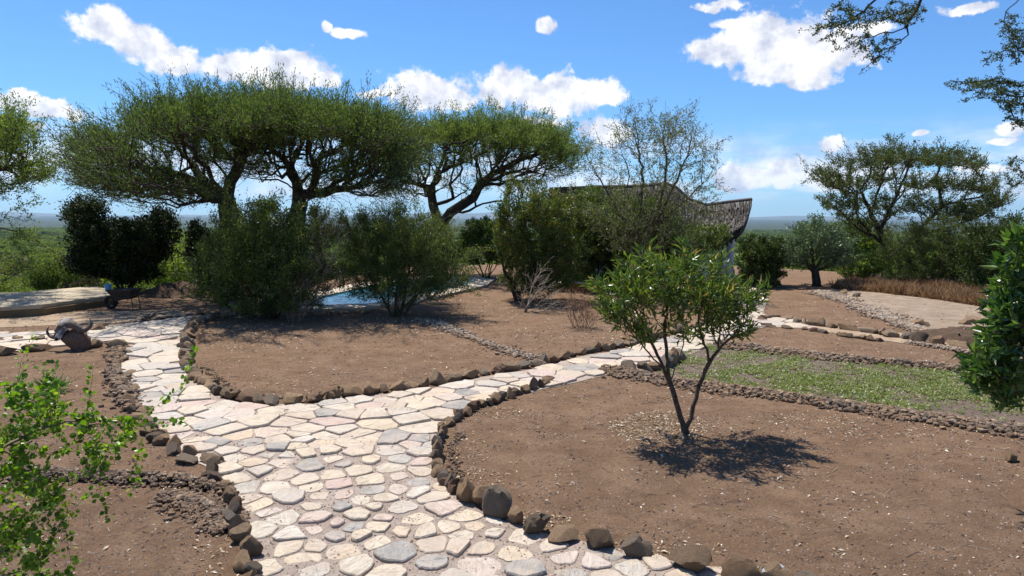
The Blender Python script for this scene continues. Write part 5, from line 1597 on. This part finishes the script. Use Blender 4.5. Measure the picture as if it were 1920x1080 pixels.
for dx, dz, sx in ((-.125, .025, .035), (.070, .025, .04)):
    bm = bmesh.new(); bmesh.ops.create_icosphere(bm, subdivisions=2, radius=1)
    for v in bm.verts: v.co = Vector((skc.x - .03 + dx + v.co.x * .036, skc.y - .05 + v.co.y * .035, skc.z + dz + v.co.z * .034))
    me = bpy.data.meshes.new('eye_socket'); bm.to_mesh(me); bm.free(); link('eye_socket', me, sk, M['black'])
bm = bmesh.new(); bmesh.ops.create_icosphere(bm, subdivisions=2, radius=1)
for v in bm.verts: v.co = Vector((skc.x - .055 + v.co.x * .03, skc.y - .20 + v.co.y * .03, skc.z - .10 + v.co.z * .035))
me = bpy.data.meshes.new('nasal_opening'); bm.to_mesh(me); bm.free(); link('nasal_opening', me, sk, M['black'])


# ------------------------------------------------------------------ mounds, litter, gravel, weeds, dry grass
def heap(name, label, px, py, wx_, wy_, h_, seed):
    c = G(px, py); n = 40
    gx, gy = np.meshgrid(np.linspace(-1.2, 1.2, n), np.linspace(-1.2, 1.2, n))
    r = np.sqrt(gx ** 2 + gy ** 2)
    z = np.clip(1 - r ** 1.6 + .14 * vnoise(gx, gy, .5, seed) + .08 * vnoise(gx, gy, .2, seed + 1), -.15, 2) * h_
    X_, Y_ = c.x + gx * wx_, c.y + gy * wy_
    idx = np.arange(n * n).reshape(n, n)
    F_ = np.stack([idx[:-1, :-1], idx[:-1, 1:], idx[1:, 1:], idx[1:, :-1]], -1).reshape(-1, 4)
    o = link(name, np_mesh(name, np.stack([X_, Y_, z + H(X_, Y_) - .01], -1).reshape(-1, 3), F_, True), mat=M['mound'])
    return tag(o, label, 'soil heap')


heap('soil_heap', 'dark heap of soil in shade beside the leafy bush on the left', 340, 552, 1.2, .8, .35, 3)
heap('soil_heap', 'brown heap of soil at the right end of the side path', 1815, 634, 1.1, .8, .20, 5)

NEARP = [tuple(G(*q)[:2]) for q in [(-150, 1300), (-150, 640), (1990, 640), (2100, 1300)]]


def ground_pts(n, ylo, yhi, pw=1.0, avoid=True):
    y = ylo + (yhi - ylo) * rng.random(n) ** pw; x = rng.uniform(-.82, .86, n) * y
    P_ = np.column_stack([x, y])
    if avoid: P_ = P_[~in_poly(P_, PW)]
    return P_


# fine gravel and clods on the soil
Pn = np.vstack([ground_pts(26000, 3.0, 7.5, 1.15), ground_pts(11000, 6.5, 14)])
Pn = Pn[vnoise(Pn[:, 0], Pn[:, 1], 1.1, 61) + .7 * vnoise(Pn[:, 0], Pn[:, 1], .35, 62) + rng.normal(0, .25, len(Pn)) > -.15]
Pb = ground_pts(30000, 3.0, 8, 1.1, False); Pb = Pb[in_poly(Pb, PW)]; npb = len(Pb); Pn = np.vstack([Pn, Pb])
OCT = (np.array([[1, 0, 0], [0, 1, 0], [-1, 0, 0], [0, -1, 0], [0, 0, 1]]), np.array([[0, 1, 4], [1, 2, 4], [2, 3, 4], [3, 0, 4]]))
n_ = len(Pn); a_ = rng.uniform(0, 6.28, n_)
X_ = np.column_stack([np.cos(a_), np.sin(a_), rng.normal(0, .2, n_)]); Z_ = unit(np.column_stack([rng.normal(0, .3, n_), rng.normal(0, .3, n_), np.ones(n_)])); Y_ = np.cross(Z_, X_)
s_ = rng.uniform(.003, .008, n_) * rng.choice([.7, 1, 1, 1.7], n_) * (1 + Pn[:, 1] / 12)
zz = H(Pn[:, 0], Pn[:, 1]); zz[-npb:] += .007; s_[-npb:] *= .8; tt = rng.random(n_); tt[-npb:] = rng.uniform(.6, 1.0, npb)
v_, f_, t_ = scatter_template(OCT[0], OCT[1], np.column_stack([Pn, zz]), X_, Y_, Z_, np.column_stack([s_, s_ * .8, s_ * .8]), tt)
m_, a2, out2 = mat('gravel_grain')
b2 = a2.n('ShaderNodeBsdfPrincipled', i_Base_Color=a2.ramp(attr(a2, 'tint'), [(0, (.07, .045, .035)), (.5, (.16, .10, .07)), (.85, (.26, .18, .13)), (1, (.42, .34, .27))]), i_Roughness=.9)
a2.t.links.new(b2.outputs[0], out2.inputs[0])
link('gravel', np_mesh('gravel', v_, f_, False, {'tint': t_}), mat=m_, kind='stuff', label='fine gravel and clods strewn over the brown beds', cat='gravel')

# fallen leaves
L1 = ground_pts(8000, 3.2, 9); L1 = L1[vnoise(L1[:, 0], L1[:, 1], 1.4, 71) + rng.normal(0, .35, len(L1)) > .05]
L2 = ground_pts(12000, 8, 18)
isl = L2[(L2[:, 0] < 2.5)]
cl = []
for px, py, rx, ry, k in [(1235, 800, 95, 30, 1500), (870, 850, 50, 40, 160), (900, 905, 50, 25, 120), (1290, 822, 130, 40, 350), (1650, 800, 220, 22, 420), (1560, 780, 160, 14, 200), (440, 620, 90, 14, 500), (480, 640, 110, 20, 500), (740, 610, 90, 18, 500),
                          (1060, 625, 110, 16, 450), (1850, 850, 90, 60, 150), (400, 1000, 40, 80, 160), (1180, 640, 60, 10, 120), (900, 585, 80, 14, 250), (385, 700, 26, 26, 120), (470, 742, 60, 10, 140), (640, 738, 90, 8, 120), (860, 700, 90, 10, 120), (950, 775, 60, 14, 160), (1010, 975, 60, 14, 120), (1250, 1030, 120, 14, 140), (350, 905, 60, 12, 120), (1340, 745, 160, 10, 160)]:
    r_ = rng.random(k) ** .5; th = rng.uniform(0, 6.28, k)
    cl.append(np.array([G(px + rx * a * math.cos(b), py + ry * a * math.sin(b))[:2] for a, b in zip(r_, th)]))
LP = np.vstack([L1[::2], L2] + cl)
n_ = len(LP); a_ = rng.uniform(0, 6.28, n_)
Yd = unit(np.column_stack([np.cos(a_), np.sin(a_), rng.normal(0, .18, n_)])); Zu = unit(np.column_stack([rng.normal(0, .35, n_), rng.normal(0, .35, n_), np.ones(n_)])); Xd = unit(np.cross(Yd, Zu)); Zu = np.cross(Xd, Yd)
s_ = rng.uniform(.018, .048, n_) * rng.choice([.6, .8, 1, 1.3], n_) * (1 + np.clip(LP[:, 1] - 7, 0, 10) * .06)
v_, f_, t_ = scatter_template(LEAF_LANCE[0], LEAF_LANCE[1], np.column_stack([LP, H(LP[:, 0], LP[:, 1]) + .006]), Xd, Yd, Zu, np.column_stack([s_ * .34, s_, s_]))
link('fallen_leaves', np_mesh('fallen_leaves', v_, f_, False, {'tint': t_}), mat=M['litter'], kind='stuff', label='pale dry leaves scattered over the beds', cat='fallen leaves')

# twigs on the ground
TW = np.vstack([ground_pts(520, 3.2, 9), ground_pts(300, 8, 15)])
vs_, fs_, o_ = [], [], 0
for x, y in TW:
    a = random.uniform(0, 6.28); L = random.uniform(.04, .16); z_ = Hf(x, y) + .006
    P_ = np.array([[x, y, z_], [x + math.cos(a) * L * .5, y + math.sin(a) * L * .5, z_ + random.uniform(0, .01)], [x + math.cos(a + random.uniform(-.4, .4)) * L, y + math.sin(a) * L, z_]])
    v_, f_ = tubes(P_, np.array([-1, 0, 1]), np.array([.0016, .0015, .001]) * (1 + y / 9), np.array([3, 2, 1])); vs_.append(v_); fs_.append(f_ + o_); o_ += len(v_)
link('fallen_twigs', np_mesh('fallen_twigs', np.vstack(vs_), np.vstack(fs_)), mat=M['bark_pale'], kind='stuff', label='thin dry twigs lying on the soil', cat='twigs')

# low weeds
bb = np.array(GREY); C_ = np.column_stack([rng.uniform(bb[:, 0].min(), bb[:, 0].max(), 90000), rng.uniform(bb[:, 1].min(), bb[:, 1].max(), 90000)])
C_ = C_[in_poly(C_, GREY)]
dn_ = vnoise(C_[:, 0], C_[:, 1], 1.6, 41) * .5 + vnoise(C_[:, 0], C_[:, 1], .5, 42) * .5
cen = G(1590, 725); dn_ = dn_ + .55 * np.exp(-(((C_[:, 0] - cen.x) / 3.0) ** 2 + ((C_[:, 1] - cen.y) / .9) ** 2)) - .12
C_ = C_[dn_ + rng.normal(0, .42, len(C_)) > .36][:6800]
cnt_ = 7; P_ = np.repeat(C_, cnt_, 0); n_ = len(P_); a_ = rng.uniform(0, 6.28, n_); e_ = rng.uniform(.15, 1.0, n_)
dirs = np.column_stack([np.cos(a_) * np.cos(e_), np.sin(a_) * np.cos(e_), np.sin(e_)]); X_, Y_, Z_ = frames(dirs, up=.85)
pos_ = np.column_stack([P_, H(P_[:, 0], P_[:, 1])]) + dirs * rng.uniform(0, .03, (n_, 1)) + rng.normal(0, .012, (n_, 3)) * [1, 1, 0]
s_ = rng.uniform(.016, .036, n_)
v_, f_, t_ = scatter_template(LEAF_TRI[0], LEAF_TRI[1], pos_, X_, Y_, Z_, np.column_stack([s_ * .6, s_, s_]))
link('weeds', np_mesh('weeds', v_, f_, False, {'tint': t_}), mat=M['weed_leaf'], kind='stuff', label='low bright green weeds in the bed on the right', cat='weeds')

# dry grass beyond the drive
DG = [tuple(G(*q)[:2]) for q in [(1560, 540), (1600, 531), (1700, 534), (1880, 545), (1990, 552), (1990, 588), (1860, 577), (1760, 562), (1650, 549)]]
bb = np.array(DG); C_ = np.column_stack([rng.uniform(bb[:, 0].min(), bb[:, 0].max(), 30000), rng.uniform(bb[:, 1].min(), bb[:, 1].max(), 30000)])
C_ = C_[in_poly(C_, DG)]; C_ = C_[vnoise(C_[:, 0], C_[:, 1], 1.2, 51) + rng.normal(0, .3, len(C_)) > -.25][:5200]
P_ = np.repeat(C_, 5, 0) + rng.normal(0, .04, (len(C_) * 5, 2)); n_ = len(P_)
dirs = unit(np.column_stack([rng.normal(0, .5, n_), rng.normal(0, .5, n_), np.ones(n_)])); X_, Y_, Z_ = frames(dirs)
BL = (np.array([[-.5, 0, 0], [.5, 0, 0], [.3, .6, .03], [-.1, 1, .12]]), np.array([[0, 1, 2], [0, 2, 3]]))
v_, f_, t_ = scatter_template(BL[0], BL[1], np.column_stack([P_, H(P_[:, 0], P_[:, 1])]), X_, Y_, Z_, np.column_stack([np.full(n_, .012), rng.uniform(.10, .34, n_) * (1 + .5 * vnoise(P_[:, 0], P_[:, 1], 1.5, 77)), np.full(n_, .4)]))
link('dry_grass', np_mesh('dry_grass', v_, f_, False, {'tint': t_}), mat=M['straw'], kind='stuff', label='tall orange dry grass behind the gravel drive', cat='dry grass')

# weathered wood by the path and on the soil heap
for (px, py, px2, py2, lab) in [(268, 602, 312, 594, 'gnarled grey driftwood piece at the far edge of the path'), (1788, 634, 1815, 643, 'pale stick lying by the soil heap')]:
    a_, b_ = G(px, py), G(px2, py2); z_ = .06
    P_ = np.array([[a_.x, a_.y, .03], [a_.x * .6 + b_.x * .4, a_.y * .6 + b_.y * .4, .10], [b_.x, b_.y, .07]])
    P_, par_ = grow([P_, [P_[1], P_[1] + [.2, .15, .10]], [P_[1], P_[1] + [-.15, -.2, .05]]], np.zeros((0, 3)), step=.08, wig=.03)
    rad_, cnt_, _ = radii(P_, par_, .015, .04); v_, f_ = tubes(P_, par_, rad_, cnt_)
    o = link('driftwood', np_mesh('driftwood', v_, f_, True), mat=M['bark_pale']); tag(o, lab, 'wood')

# ------------------------------------------------------------------ haze over the plain
hm = bpy.data.materials.new('haze'); hm.use_nodes = True
hm.node_tree.nodes.clear(); hn = N(hm.node_tree)
ho = hn.n('ShaderNodeOutputMaterial'); hv = hn.n('ShaderNodeVolumePrincipled')
hv.inputs['Color'].default_value = (.50, .74, 1, 1); hv.inputs['Density'].default_value = 2.6e-5; hv.inputs['Anisotropy'].default_value = .2
hm.node_tree.links.new(hv.outputs[0], ho.inputs['Volume'])
me = bpy.data.meshes.new('haze'); bm = bmesh.new(); bmesh.ops.create_cube(bm, size=1)
for v in bm.verts: v.co = Vector((v.co.x * 76000, v.co.y * 44000 + 16000, v.co.z * 1000 + 360))
bm.to_mesh(me); bm.free()
link('haze', me, mat=hm, kind='stuff')

tot = 0
for o in COL.objects:
    if o.type == 'MESH': tot += len(o.data.loops) - 2 * len(o.data.polygons)
print('TRIANGLES incl. shared copies', tot, 'objects', len(COL.objects))
